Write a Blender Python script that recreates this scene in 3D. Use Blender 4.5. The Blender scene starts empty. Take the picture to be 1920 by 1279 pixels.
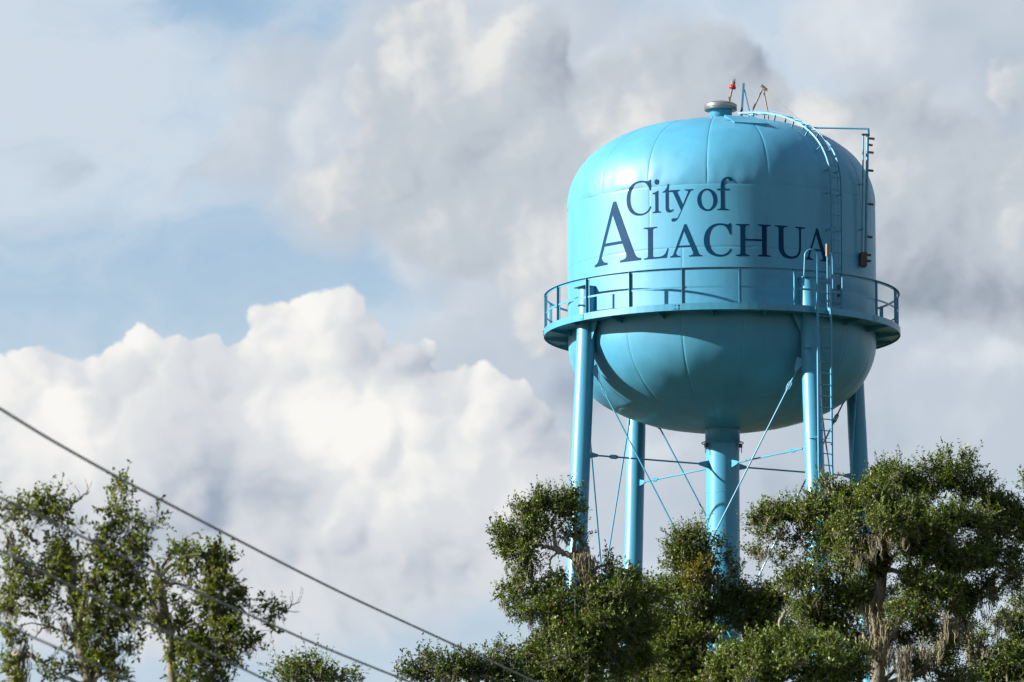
import bpy, bmesh, math, random
import numpy as np
from mathutils import Vector, Matrix, noise as mnoise

scene = bpy.context.scene
COL = scene.collection
R = math.radians

# ------------------------------------------------------------------ camera
CAM_Z = 1.7
PITCH = R(8.77)
LENS = 200.0
cam_d = bpy.data.cameras.new("camera")
cam_d.lens = LENS
cam_d.sensor_width = 36.0
cam_d.clip_start = 0.5
cam_d.clip_end = 9000.0
cam_d.dof.use_dof = True
cam_d.dof.focus_distance = 147.0
cam_d.dof.aperture_fstop = 4.0
cam = bpy.data.objects.new("camera", cam_d)
cam.location = (0, 0, CAM_Z)
cam.rotation_euler = (math.pi / 2 + PITCH, 0, 0)
COL.objects.link(cam)
scene.camera = cam

# survey helpers: the photograph (1920 wide) was measured once; these give metres
FPX = LENS / 36.0 * 1920.0


def at(px, py, Y):
    """world point on the sight line of photo pixel (px, py) at distance Y"""
    a = (px - 960.0) / FPX
    b = -(py - 639.5) / FPX
    d = Vector((a, math.cos(PITCH) - b * math.sin(PITCH), math.sin(PITCH) + b * math.cos(PITCH)))
    t = Y / d.y
    return Vector((d.x * t, Y, CAM_Z + d.z * t))


# ------------------------------------------------------------------ sun, exposure
SUN_EL, SUN_AZ = R(24.0), R(-80.0)          # azimuth measured from the viewer's side of the tower
SUN_DIR = Vector((math.sin(SUN_AZ) * math.cos(SUN_EL), -math.cos(SUN_AZ) * math.cos(SUN_EL), math.sin(SUN_EL)))
sun_d = bpy.data.lights.new("sun", 'SUN')
sun_d.energy = 5.0
sun_d.angle = R(0.53)
sun_d.color = (1.0, 0.955, 0.88)
sun = bpy.data.objects.new("sun", sun_d)
sun.rotation_euler = SUN_DIR.to_track_quat('Z', 'Y').to_euler()
sun.location = SUN_DIR * 400
COL.objects.link(sun)

vs = scene.view_settings
scene.display_settings.display_device = 'sRGB'
vs.view_transform = 'Standard'
vs.look = 'None'
vs.exposure = 1.6
vs.gamma = 1.0
vs.use_curve_mapping = False
scene.render.engine = 'CYCLES'
scene.cycles.max_bounces = 8
scene.cycles.use_denoising = True
scene.cycles.sample_clamp_indirect = 8.0
scene.cycles.use_adaptive_sampling = True
scene.cycles.adaptive_threshold = 0.015
scene.cycles.adaptive_min_samples = 12

# ------------------------------------------------------------------ sky
world = bpy.data.worlds.new("World")
scene.world = world
world.use_nodes = True
wt = world.node_tree
wt.nodes.clear()
SKY_STRENGTH = 0.05


class S:
    """a value in a shader tree; arithmetic on it adds nodes"""
    tree = wt

    def __init__(self, sock):
        self.s = sock

    @staticmethod
    def _link(node, i, v):
        if isinstance(v, S):
            S.tree.links.new(v.s, node.inputs[i])
        else:
            node.inputs[i].default_value = v

    @staticmethod
    def math(op, a, b=None, c=None, clamp=False):
        n = S.tree.nodes.new('ShaderNodeMath')
        n.operation = op
        n.use_clamp = clamp
        S._link(n, 0, a)
        if b is not None:
            S._link(n, 1, b)
        if c is not None:
            S._link(n, 2, c)
        return S(n.outputs[0])

    @staticmethod
    def vmath(op, a, b=None, c=None, out=0):
        n = S.tree.nodes.new('ShaderNodeVectorMath')
        n.operation = op
        S._link(n, 0, a)
        if b is not None:
            S._link(n, 1, b)
        if c is not None:
            S._link(n, 2, c)
        return S(n.outputs[out])

    def __add__(a, b): return S.math('ADD', a, b)
    def __radd__(a, b): return S.math('ADD', b, a)
    def __sub__(a, b): return S.math('SUBTRACT', a, b)
    def __rsub__(a, b): return S.math('SUBTRACT', b, a)
    def __mul__(a, b): return S.math('MULTIPLY', a, b)
    def __rmul__(a, b): return S.math('MULTIPLY', b, a)
    def clamp(a): return S.math('ADD', a, 0.0, clamp=True)


def smooth(x, lo, hi):
    n = S.tree.nodes.new('ShaderNodeMapRange')
    n.interpolation_type = 'SMOOTHSTEP'
    S._link(n, 0, x)
    n.inputs[1].default_value = lo
    n.inputs[2].default_value = hi
    return S(n.outputs[0])


def combine(x, y, z=0.0):
    n = S.tree.nodes.new('ShaderNodeCombineXYZ')
    for i, v in enumerate((x, y, z)):
        S._link(n, i, v)
    return S(n.outputs[0])


def fbm(p, scale, detail=5.0, rough=0.5, dist=0.0, dims='2D', color=False, off=(0, 0, 0)):
    n = S.tree.nodes.new('ShaderNodeTexNoise')
    n.noise_dimensions = dims
    if any(off):
        p = S.vmath('ADD', p, off)
    S.tree.links.new(p.s, n.inputs['Vector'])
    n.inputs['Scale'].default_value = scale
    n.inputs['Detail'].default_value = detail
    n.inputs['Roughness'].default_value = rough
    n.inputs['Distortion'].default_value = dist
    return S(n.outputs['Color' if color else 'Fac'])


def billow(p, scale, detail=3.0, rough=0.45, off=(0, 0, 0)):
    n = S.tree.nodes.new('ShaderNodeTexVoronoi')
    n.voronoi_dimensions = '2D'
    n.feature = 'SMOOTH_F1'
    n.normalize = False
    if any(off):
        p = S.vmath('ADD', p, off)
    S.tree.links.new(p.s, n.inputs['Vector'])
    n.inputs['Scale'].default_value = scale
    n.inputs['Detail'].default_value = detail
    n.inputs['Roughness'].default_value = rough
    n.inputs['Smoothness'].default_value = 0.6
    return S(n.outputs['Distance'])


def mixc(f, a, b):
    n = S.tree.nodes.new('ShaderNodeMix')
    n.data_type = 'RGBA'
    n.clamp_factor = True
    S._link(n, 0, f)
    for i, v in ((6, a), (7, b)):
        if isinstance(v, S):
            S.tree.links.new(v.s, n.inputs[i])
        else:
            n.inputs[i].default_value = (*v, 1.0)
    return S(n.outputs[2])


def lin(r, g, b):
    """sRGB 0-255 -> linear"""
    return tuple(((c / 255.0) / 12.92 if c <= 10 else ((c / 255.0 + 0.055) / 1.055) ** 2.4) for c in (r, g, b))


def sky_nodes():
    nt = wt
    tc = nt.nodes.new('ShaderNodeTexCoord')
    d = S(tc.outputs['Generated'])
    sep = nt.nodes.new('ShaderNodeSeparateXYZ')
    nt.links.new(d.s, sep.inputs[0])
    dx, dy, dz = (S(o) for o in sep.outputs)
    heading = S.math('ARCTAN2', dx, dy) * 57.2958          # degrees right of north
    elev = S.math('ARCSINE', dz) * 57.2958                 # degrees above the horizon
    P = combine(heading, elev)

    def hd(px, py):                                         # surveyed heading / elevation of a cloud feature
        v = at(px, py, 1000.0) - Vector((0, 0, CAM_Z))
        return math.degrees(math.atan2(v.x, v.y)), math.degrees(math.asin(v.normalized().z))
    DEG = math.degrees(1.0 / FPX)

    def puffs(p, lst, k=0.05):
        """domes (x, y, rx[, ry[, swell]]) melted together: a height field of cumulus heads"""
        acc = None
        for q in lst:
            x, y, rx = q[:3]
            ry = q[3] if len(q) > 3 and q[3] else rx
            sw = q[4] if len(q) > 4 else 1.0
            h, e = hd(x, y)
            rx, ry = rx * DEG, ry * DEG
            v = S.vmath('MULTIPLY_ADD', p, (1 / rx, 1 / ry, 0), (-h / rx, -e / ry, 0))
            ln = S.vmath('DOT_PRODUCT', v, v, out=1)
            r = math.sqrt(rx * ry) * sw
            f = S.math('MULTIPLY_ADD', ln, -r, r)
            acc = f if acc is None else S.math('SMOOTH_MAX', acc, f, k)
        return acc

    def spots(p, lst):                                      # soft broad light and dark regions
        acc = None
        for x, y, rx, ry, a in lst:
            h, e = hd(x, y)
            rx, ry = rx * DEG, ry * DEG
            v = S.vmath('MULTIPLY_ADD', p, (1 / rx, 1 / ry, 0), (-h / rx, -e / ry, 0))
            ln = S.vmath('DOT_PRODUCT', v, v, out=1)
            f = S.math('EXPONENT', ln * -1.0) * a
            acc = f if acc is None else acc + f
        return acc

    # --- clear air
    nish = nt.nodes.new('ShaderNodeTexSky')
    nish.sky_type = 'NISHITA'
    nish.sun_disc = False
    nish.sun_elevation = SUN_EL
    nish.sun_rotation = math.atan2(SUN_DIR.x, SUN_DIR.y)
    nish.altitude = 50
    nish.air_density = 1.0
    nish.dust_density = 0.8
    nish.ozone_density = 1.4
    clear = S(nish.outputs[0])
    G = 1.0 / SKY_STRENGTH / 2 ** vs.exposure

    def C(r, g, b):
        return tuple(c * G for c in lin(r, g, b))

    # domain warp shared by all cloud layers
    w1 = fbm(P, 0.8, 4.0, 0.5, color=True)
    w2 = fbm(P, 3.2, 5.0, 0.55, color=True, off=(3.1, 7.7, 0))
    warp = S.vmath('MULTIPLY_ADD', w1, (0.7, 0.7, 0), (-0.35, -0.35, 0))
    warp2 = S.vmath('MULTIPLY_ADD', w2, (0.16, 0.16, 0), (-0.08, -0.08, 0))
    Pw = S.vmath('ADD', P, S.vmath('ADD', S.vmath('MULTIPLY', warp, (0.55, 0.55, 0)), warp2))

    SUNV = (-0.92, 0.40)

    def height(p, lst, amp_b, amp_n, k, bscale, fine):
        f = puffs(p, lst, k)
        b = S.math('ABSOLUTE', fbm(p, bscale, 3.0, 0.45, off=(1.7, 4.2, 0)) - 0.5)
        n = fbm(p, bscale * 1.5, fine, 0.38 + fine * 0.02, off=(6.1, 0.4, 0))
        return f + (0.12 - b) * (amp_b * 2.5) + (n - 0.5) * amp_n

    def layer(lst, amp_b=0.35, amp_n=0.45, k=0.25, bscale=1.6, delta=0.12, fine=4.0):
        h0 = height(Pw, lst, amp_b, amp_n, k, bscale, fine)
        h1 = height(S.vmath('ADD', Pw, (SUNV[0] * delta, SUNV[1] * delta, 0)), lst, amp_b, amp_n, k, bscale, fine)
        return h0, (h0 - h1) * (1.0 / delta)

    out = mixc(smooth(elev, 1.0, 20.0), clear, clear)
    # --- high thin veil whitening the blue, drawn out in streaks
    veil = fbm(S.vmath('MULTIPLY', Pw, (0.55, 1.0, 0)), 0.42, 6.0, 0.55, dist=0.4, off=(5.0, 2.0, 0))
    streak = fbm(S.vmath('ADD', S.vmath('MULTIPLY', Pw, (0.8, 1.6, 0)), S.vmath('MULTIPLY', warp, (1.0, 1.0, 0))), 0.9, 6.0, 0.55, dist=0.6, off=(2.0, 8.0, 0))
    veil_f = smooth(veil + (streak - 0.5) * 0.7 + spots(Pw, VEIL), 0.12, 0.92) * (1.0 - smooth(elev, 13.0, 40.0) * 0.6)
    base_blue = mixc(smooth(elev, 5.0, 12.5), C(190, 210, 226), C(154, 188, 218))
    base_blue = mixc(smooth(elev, 12.0, 65.0), base_blue, C(66, 116, 180))
    air = mixc(0.8, clear, base_blue)
    out = mixc(veil_f * 0.9, air, C(210, 221, 232))
    grey_wisp = smooth(streak + spots(Pw, WISP), 0.62, 1.0)
    out = mixc(grey_wisp * 0.55, out, C(172, 186, 202))

    # --- the rest of the sky beyond the surveyed clouds: the same broken cumulus
    rest = fbm(d, 5.0, 7.0, 0.55, dist=0.3, dims='3D')
    restl = fbm(d, 9.0, 6.0, 0.55, dims='3D', off=(4, 1, 2))
    far = S.math('MAXIMUM', S.math('ABSOLUTE', heading) * 0.9, S.math('ABSOLUTE', elev - 9.0))
    gate = smooth(far, 5.2, 8.5)
    rest_f = smooth(rest, 0.51, 0.67)
    wide = mixc(rest_f, out, mixc(smooth(restl, 0.3, 0.7), C(168, 175, 187), C(230, 231, 232)))

    # --- far grey-violet cumulus bank, upper middle and right
    def paint(out, lst, lo, hi, dark, mid, lite, tone, gain, soft, opac=1.0, frayed=None, mottle=0.6, **kw):
        h, g = layer(lst, **kw)
        if frayed is not None:                               # the sharp crown frays out towards the base
            h = h + 0.0
            mask = smooth(h * frayed, lo, hi) * opac
        else:
            mask = smooth(h, lo, hi) * opac
        t = (g * gain + 0.5 + (spots(Pw, tone) if tone else 0.0) + (fbm(Pw, soft, 4.0, 0.5, off=(9, 9, 0)) - 0.5) * mottle)
        col = mixc(smooth(t, -0.45, 0.52), dark, mid)
        col = mixc(smooth(t, 0.45, 1.05), col, lite)
        return mixc(mask, out, col)

    out = paint(out, BANK_FAR, -0.35, 0.40, C(154, 169, 187), C(195, 206, 218), C(224, 229, 235), TONE_FAR, 0.10, 0.7,
                bscale=0.9, amp_n=0.45, amp_b=0.25)
    out = paint(out, BANK_MID, -0.08, 0.24, C(142, 154, 170), C(195, 203, 212), C(234, 234, 232), TONE_MID, 0.12, 0.6,
                bscale=1.1, amp_n=0.62, amp_b=0.30, delta=0.12, fine=6.0)
    fray = 0.22 + smooth(elev, 7.0, 8.6) * 0.78
    out = paint(out, BANK_NEAR, 0.0, 0.10, C(154, 169, 189), C(220, 223, 227), C(250, 248, 244), TONE_NEAR, 0.17, 0.6,
                bscale=1.25, amp_n=0.27, amp_b=0.24, k=0.09, fine=5.5, frayed=fray, delta=0.14, mottle=0.95)
    low = spots(P, LOW)
    out = mixc(low, out, C(178, 200, 220))

    # far round the compass the broken cumulus goes on; both parts are the one sky
    bgs = []
    for c in (out, wide):
        bg = nt.nodes.new('ShaderNodeBackground')
        bg.inputs['Strength'].default_value = SKY_STRENGTH
        nt.links.new(c.s, bg.inputs['Color'])
        bgs.append(bg)
    mx = nt.nodes.new('ShaderNodeMixShader')
    nt.links.new(gate.s, mx.inputs[0])
    nt.links.new(bgs[0].outputs[0], mx.inputs[1])
    nt.links.new(bgs[1].outputs[0], mx.inputs[2])
    wo = nt.nodes.new('ShaderNodeOutputWorld')
    nt.links.new(mx.outputs[0], wo.inputs['Surface'])


VEIL = [(200, 200, 420, 220, 0.30), (60, 60, 300, 200, 0.15), (300, 500, 420, 110, -0.20), (760, 540, 260, 60, -0.12),
        (400, 20, 120, 60, -0.25), (900, 600, 200, 100, 0.15), (1650, 60, 500, 150, 0.4), (820, 1180, 160, 60, -0.2),
        (1500, 900, 600, 300, 0.35), (300, 1250, 500, 60, 0.1)]
WISP = [(560, 200, 120, 60, 0.2), (430, 310, 90, 50, 0.35), (500, 250, 70, 50, 0.35), (60, 290, 110, 40, 0.25), (130, 320, 60, 50, 0.2)]
BANK_FAR = [(530, 130, 90, 80), (500, 290, 80), (440, 320, 60, 30), (620, 330, 140), (700, 200, 160), (760, 120, 150), (900, 130, 170),
            (1000, 60, 170), (880, 330, 240), (1000, 480, 210), (1030, 620, 180), (900, 640, 150, 90), (1180, 250, 240),
            (1750, 60, 280, 120), (1880, 160, 160), (1900, 40, 180), (1500, 560, 300, 220), (1850, 700, 260, 120),
            (1150, 800, 150, 170), (1250, 900, 200, 140), (1500, 850, 260, 170), (1820, 800, 220, 120), (1480, 1050, 200, 90)]
TONE_FAR = [(1100, 740, 60, 70, -0.5), (1500, 930, 90, 60, -0.3), (1200, 850, 80, 50, 0.2), (1600, 60, 200, 90, 0.3),
            (1850, 670, 170, 40, 0.3), (600, 200, 90, 90, 0.15), (1880, 150, 60, 90, -0.6), (1750, 40, 60, 40, -0.3), (1640, 800, 120, 60, -0.2)]
BANK_MID = [(650, 370, 90, 70), (730, 330, 120, 110), (590, 360, 60, 40), (740, 180, 90, 100), (810, 100, 110), (880, 240, 170), (970, 130, 120), (960, 330, 180),
            (1020, 460, 140), (1060, 580, 120, 100), (860, 440, 150, 80), (1130, 200, 90, 110), (1200, 150, 85), (1270, 120, 75), (1340, 115, 75), (1390, 150, 55),
            (1310, 280, 220), (1500, 240, 80), (1560, 230, 70), (1630, 200, 60), (1690, 210, 70), (1760, 260, 80), (1830, 320, 90), (1900, 350, 100),
            (1700, 400, 220, 210), (1850, 510, 180, 115), (1950, 480, 170), (1500, 450, 230), (1200, 420, 200), (1900, 150, 60, 80)]
TONE_MID = [(1040, 130, 80, 110, 0.16), (900, 80, 55, 90, 0.62), (780, 130, 60, 60, 0.28), (600, 360, 60, 50, 0.22), (690, 200, 40, 110, -0.15), (830, 280, 110, 80, -0.19),
            (980, 330, 140, 70, -0.19), (1050, 470, 110, 100, 0.22), (1150, 250, 90, 70, 0.22), (1410, 110, 45, 60, -0.43), (1250, 110, 60, 40, -0.09),
            (1630, 170, 70, 40, -0.46), (1740, 240, 80, 50, -0.28), (1830, 560, 200, 60, -0.59), (1700, 470, 150, 70, -0.22), (1690, 310, 130, 60, 0.15),
            (1540, 210, 60, 50, 0.34), (1040, 110, 70, 100, -0.40), (1850, 400, 110, 50, 0.06), (950, 470, 100, 50, -0.09), (1060, 600, 60, 60, 0.15)]
_rs = random.Random(5)
BANK_NEAR = [(590, 598, 66), (645, 588, 54), (560, 640, 70), (620, 665, 95), (512, 612, 46), (680, 640, 50), (480, 592, 26),
             (745, 690, 48), (785, 665, 26), (272, 655, 48), (225, 700, 62), (330, 690, 62), (400, 690, 62), (170, 715, 58), (545, 680, 70), (465, 705, 65),
             (55, 700, 58), (110, 718, 62), (5, 745, 80),
             (840, 745, 62), (900, 750, 62), (770, 770, 80), (960, 765, 56), (1005, 790, 46), (1020, 850, 60), (690, 740, 70), (960, 840, 90),
             (300, 900, 300, 210, 0.55), (60, 950, 240, 240, 0.55), (560, 900, 280, 250, 0.55), (800, 930, 260, 220, 0.55), (950, 930, 150, 150, 0.6),
             (700, 1090, 300, 140, 0.6), (400, 1130, 280, 140, 0.6), (900, 1070, 180, 120, 0.6), (100, 1120, 200, 120, 0.6)]
for _i in range(26):                                          # heads swelling on the face of the bank
    _x, _y = _rs.uniform(20, 1000), _rs.uniform(770, 1060)
    _r = _rs.uniform(55, 105)
    BANK_NEAR.append((_x, _y, _r, _r * _rs.uniform(0.75, 1.0), _rs.uniform(1.3, 1.9)))
TONE_NEAR = [(580, 590, 70, 70, 0.25), (640, 780, 140, 80, 0.20), (790, 850, 140, 70, 0.24), (120, 830, 140, 110, 0.25), (560, 800, 70, 50, 0.2),
             (440, 860, 110, 80, -0.24), (340, 960, 160, 80, -0.19), (520, 930, 100, 60, -0.22), (120, 980, 200, 60, -0.14), (690, 660, 40, 60, -0.27), (400, 740, 60, 40, -0.14),
             (780, 690, 60, 40, -0.54), (1025, 810, 40, 90, -0.34), (900, 1060, 190, 70, -0.34), (620, 1080, 160, 60, -0.20), (300, 780, 90, 40, -0.10),
             (270, 640, 60, 30, 0.3), (690, 960, 150, 70, 0.15), (60, 740, 60, 40, 0.15), (960, 900, 80, 60, 0.1), (140, 1010, 150, 70, -0.07)]
LOW = [(850, 1180, 190, 50, 0.5), (480, 1270, 300, 50, 0.45), (130, 1250, 160, 50, 0.3), (1010, 1140, 120, 40, 0.3)]
sky_nodes()
# --- STRUCTURE

# ------------------------------------------------------------------ helpers
def P4(n):
    return n.node_tree.nodes["Principled BSDF"]


def material(name):
    m = bpy.data.materials.new(name)
    m.use_nodes = True
    return m, m.node_tree, m.node_tree.nodes["Principled BSDF"]


class MB:
    """collects boxes, bars and tubes into one mesh"""

    def __init__(self):
        self.v, self.f, self.sm = [], [], []

    def add(self, vs, fs, smooth=False):
        o = len(self.v)
        self.v += [tuple(p) for p in vs]
        self.f += [tuple(i + o for i in f) for f in fs]
        self.sm += [smooth] * len(fs)

    def box(self, c, sx, sy, sz, M=None):
        """box of half sizes about c, axes turned by the 3x3 matrix M"""
        M = M or Matrix.Identity(3)
        c = Vector(c)
        vs = [c + M @ Vector((i * sx, j * sy, k * sz)) for i in (-1, 1) for j in (-1, 1) for k in (-1, 1)]
        self.add(vs, [(0, 1, 3, 2), (4, 6, 7, 5), (0, 4, 5, 1), (2, 3, 7, 6), (0, 2, 6, 4), (1, 5, 7, 3)])

    def bar(self, a, b, w, h, up=(0, 0, 1)):
        """rectangular bar from a to b, w wide and h high"""
        a, b = Vector(a), Vector(b)
        z = (b - a).normalized()
        x = Vector(up).cross(z)
        if x.length < 1e-5:
            x = Vector((1, 0, 0)).cross(z)
        x.normalize()
        y = z.cross(x)
        M = Matrix((x, y, z)).transposed()
        self.box((a + b) / 2, w / 2, h / 2, (b - a).length / 2, M)

    def tube(self, path, rad, n=8, caps=True, closed=False):
        path = [Vector(p) for p in path]
        m = len(path)
        rads = rad if isinstance(rad, (list, tuple)) else [rad] * m
        vs, fs = [], []
        x = None
        for i, p in enumerate(path):
            if closed:
                t = path[(i + 1) % m] - path[i - 1]
            else:
                t = path[min(i + 1, m - 1)] - path[max(i - 1, 0)]
            t.normalize()
            if x is None:
                x = t.orthogonal().normalized()
            x = (x - t * x.dot(t)).normalized()
            y = t.cross(x)
            for k in range(n):
                a = 2 * math.pi * k / n
                vs.append(p + (x * math.cos(a) + y * math.sin(a)) * rads[i])
        for i in range(m if closed else m - 1):
            j = (i + 1) % m
            for k in range(n):
                k2 = (k + 1) % n
                fs.append((i * n + k, i * n + k2, j * n + k2, j * n + k))
        self.add(vs, fs, True)
        if caps and not closed:
            o = len(self.v)
            self.v += [tuple(v) for v in vs[:n]] + [tuple(v) for v in vs[-n:]]
            self.f += [tuple(o + k for k in range(n - 1, -1, -1)), tuple(o + n + k for k in range(n))]
            self.sm += [False, False]

    def lathe(self, prof, n=48, c=(0, 0, 0), a0=0.0, a1=2 * math.pi, smooth=True):
        """revolve (r, z) pairs about the vertical through c"""
        full = abs(a1 - a0 - 2 * math.pi) < 1e-6
        cols = n if full else n + 1
        vs = []
        for k in range(cols):
            a = a0 + (a1 - a0) * k / n
            for r, z in prof:
                vs.append((c[0] + r * math.sin(a), c[1] - r * math.cos(a), c[2] + z))
        m = len(prof)
        fs = []
        for k in range(n):
            k2 = (k + 1) % cols
            for i in range(m - 1):
                fs.append((k * m + i, k2 * m + i, k2 * m + i + 1, k * m + i + 1))
        self.add(vs, fs, smooth)

    def mesh(self, name, mat):
        me = bpy.data.meshes.new(name)
        me.from_pydata(self.v, [], self.f)
        me.polygons.foreach_set("use_smooth", self.sm)
        me.update()
        if mat is not None:
            me.materials.append(mat)
        return me

    def build(self, name, mat, parent=None):
        return link(name, self.mesh(name, mat), parent)


def link(name, me, parent=None, loc=None):
    o = bpy.data.objects.new(name, me)
    COL.objects.link(o)
    if parent is not None:
        o.parent = parent
    if loc is not None:
        o.location = loc
    return o


def tag(o, label=None, cat=None, group=None, kind=None):
    for k, v in (("label", label), ("category", cat), ("group", group), ("kind", kind)):
        if v:
            o[k] = v
    return o


def empty(name, loc):
    o = bpy.data.objects.new(name, None)
    o.empty_display_size = 0.5
    o.location = loc
    COL.objects.link(o)
    return o


# ------------------------------------------------------------------ materials
def paint(name, col, rough=0.34, gloss=0.0):
    m, nt, b = material(name)
    b.inputs["Roughness"].default_value = rough
    b.inputs["IOR"].default_value = 1.5
    b.inputs["Specular IOR Level"].default_value = 0.38
    if gloss:
        b.inputs["Coat Weight"].default_value = gloss
        b.inputs["Coat Roughness"].default_value = 0.16
    tc = nt.nodes.new("ShaderNodeTexCoord")
    n1 = nt.nodes.new("ShaderNodeTexNoise")
    n1.inputs["Scale"].default_value = 0.9
    n1.inputs["Detail"].default_value = 6
    n1.inputs["Roughness"].default_value = 0.6
    mp = nt.nodes.new("ShaderNodeMapping")
    mp.inputs["Scale"].default_value = (1, 1, 0.25)          # rain-streaked chalking
    nt.links.new(tc.outputs["Object"], mp.inputs[0])
    nt.links.new(mp.outputs[0], n1.inputs["Vector"])
    rr = nt.nodes.new("ShaderNodeValToRGB")
    rr.color_ramp.elements[0].position = 0.30
    rr.color_ramp.elements[1].position = 0.72
    rr.color_ramp.elements[0].color = (*[c * 0.84 for c in col], 1)
    rr.color_ramp.elements[1].color = (*[min(1, c * 1.10 + 0.004) for c in col], 1)
    nt.links.new(n1.outputs["Fac"], rr.inputs[0])
    # thin run-off streaks and a little grime
    st = nt.nodes.new("ShaderNodeTexNoise")
    st.inputs["Scale"].default_value = 1.0
    st.inputs["Detail"].default_value = 7
    st.inputs["Roughness"].default_value = 0.65
    mp2 = nt.nodes.new("ShaderNodeMapping")
    mp2.inputs["Scale"].default_value = (5.5, 5.5, 0.45)
    nt.links.new(tc.outputs["Object"], mp2.inputs[0])
    nt.links.new(mp2.outputs[0], st.inputs["Vector"])
    sr = nt.nodes.new("ShaderNodeMapRange")
    sr.inputs[1].default_value = 0.52
    sr.inputs[2].default_value = 0.78
    sr.inputs[4].default_value = 0.30
    nt.links.new(st.outputs["Fac"], sr.inputs[0])
    gm = nt.nodes.new("ShaderNodeMix")
    gm.data_type = 'RGBA'
    nt.links.new(sr.outputs[0], gm.inputs[0])
    nt.links.new(rr.outputs[0], gm.inputs[6])
    gm.inputs[7].default_value = (col[0] * 0.75 + 0.015, col[1] * 0.62, col[2] * 0.58, 1)
    nt.links.new(gm.outputs[2], b.inputs["Base Color"])
    n2 = nt.nodes.new("ShaderNodeTexNoise")
    n2.inputs["Scale"].default_value = 3.0
    n2.inputs["Detail"].default_value = 4
    nt.links.new(tc.outputs["Object"], n2.inputs["Vector"])
    mr = nt.nodes.new("ShaderNodeMapRange")
    mr.inputs[3].default_value = rough - 0.06
    mr.inputs[4].default_value = rough + 0.10
    nt.links.new(n2.outputs["Fac"], mr.inputs[0])
    nt.links.new(mr.outputs[0], b.inputs["Roughness"])
    return m


BLUE = (0.046, 0.222, 0.342)
M_TANK = paint("tank_paint", BLUE, 0.50, 0.16)
M_STEEL = paint("steel_paint", (0.034, 0.205, 0.318), 0.42, 0.18)
M_LETTER = paint("letter_paint", (0.0004, 0.028, 0.074), 0.5)
P4(M_LETTER).inputs["Specular IOR Level"].default_value = 0.05
M_GALV = paint("galvanised_metal", (0.30, 0.29, 0.265), 0.32)
P4(M_GALV).inputs["Metallic"].default_value = 0.8
M_RUST = paint("weathered_metal", (0.16, 0.12, 0.09), 0.6)
M_BROWN = paint("brown_block", (0.055, 0.036, 0.030), 0.6)
M_DARK = paint("dark_fitting", (0.03, 0.035, 0.04), 0.5)
M_RED = paint("red_plastic", (0.55, 0.02, 0.02), 0.3)
M_GLASS, _nt, _b = material("lamp_glass")
_b.inputs["Base Color"].default_value = (0.85, 0.87, 0.9, 1)
_b.inputs["Transmission Weight"].default_value = 0.9
_b.inputs["Roughness"].default_value = 0.05
M_WIRE, _nt, _b = material("cable_jacket")
_b.inputs["Base Color"].default_value = (0.055, 0.05, 0.048, 1)
_b.inputs["Roughness"].default_value = 0.45

# ------------------------------------------------------------------ ground
m, nt, b = material("ground_grass")
tc = nt.nodes.new("ShaderNodeTexCoord")
n1 = nt.nodes.new("ShaderNodeTexNoise")
n1.inputs["Scale"].default_value = 0.08
n1.inputs["Detail"].default_value = 8
rr = nt.nodes.new("ShaderNodeValToRGB")
rr.color_ramp.elements[0].position = 0.35
rr.color_ramp.elements[1].position = 0.65
rr.color_ramp.elements[0].color = (0.028, 0.042, 0.014, 1)
rr.color_ramp.elements[1].color = (0.065, 0.065, 0.030, 1)
nt.links.new(tc.outputs["Object"], n1.inputs["Vector"])
nt.links.new(n1.outputs["Fac"], rr.inputs[0])
nt.links.new(rr.outputs[0], b.inputs["Base Color"])
b.inputs["Roughness"].default_value = 0.9
g = MB()
g.add([(-4000, -4000, 0), (4000, -4000, 0), (4000, 6000, 0), (-4000, 6000, 0)], [(0, 1, 2, 3)])
tag(g.build("ground", m), kind="structure")

# ------------------------------------------------------------------ water tower
TY = 150.0
TC = Vector((at(1353.5, 600, TY).x, TY, 0))                  # tower axis


def zc(py):
    """height of a horizontal circle whose centre shows at photo row py on the tower axis"""
    return at(1353.5, py, TY).z


PXM = FPX / (TY * math.cos(PITCH) + 24.0 * math.sin(PITCH))                   # photo pixels per metre at the tower (about 70)
RT = 289.0 / PXM                                              # tank radius
RD = 333.0 / PXM                                              # balcony radius
Z_DECK, Z_RAIL, Z_KN, Z_MID = zc(629), zc(555), zc(396), zc(511)
H_ROOF = 2.38
H_BOWL = 2.55
Z_TOP = Z_KN + H_ROOF


def pol(r, a, z):
    """tower-local point: radius, degrees round from the viewer's side (right positive), height"""
    return Vector((r * math.sin(R(a)), -r * math.cos(R(a)), z))


def bearing(px, r):
    """degrees round the tower at which radius r shows at photo column px (near side)"""
    a = 0.0
    for _ in range(30):
        depth = FPX / PXM - r * math.cos(a) * math.cos(PITCH)
        a = math.asin(max(-1.0, min(1.0, ((px - 960.0) * depth / FPX - TC.x) / r)))
    return math.degrees(a)


tower = empty("water_tower", TC)
tag(tower, "sky blue legged water tower with navy painted lettering, rising behind the oaks", "water tower")


def roof_prof(u):                                             # u: 0 knuckle, 1 apex
    t = u * math.pi / 2
    e = 2 / 2.32
    return RT * math.cos(t) ** e if u < 1 else 0.0, Z_KN + H_ROOF * math.sin(t) ** e


def bowl_prof(u):                                             # u: 0 equator, 1 lowest point
    t = u * math.pi / 2
    e = 2 / 2.34
    return RT * math.cos(t) ** e if u < 1 else 0.0, Z_DECK - H_BOWL * math.sin(t) ** e


def wall_prof(z0, z1):
    return lambda u: (RT, z0 + (z1 - z0) * u)


def edge_steps(n):
    t = [0.0, 0.006, 0.016, 0.04]
    mid = [0.04 + (0.92) * i / n for i in range(1, n)]
    return t + mid + [0.96, 0.984, 0.994, 1.0]


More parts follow.
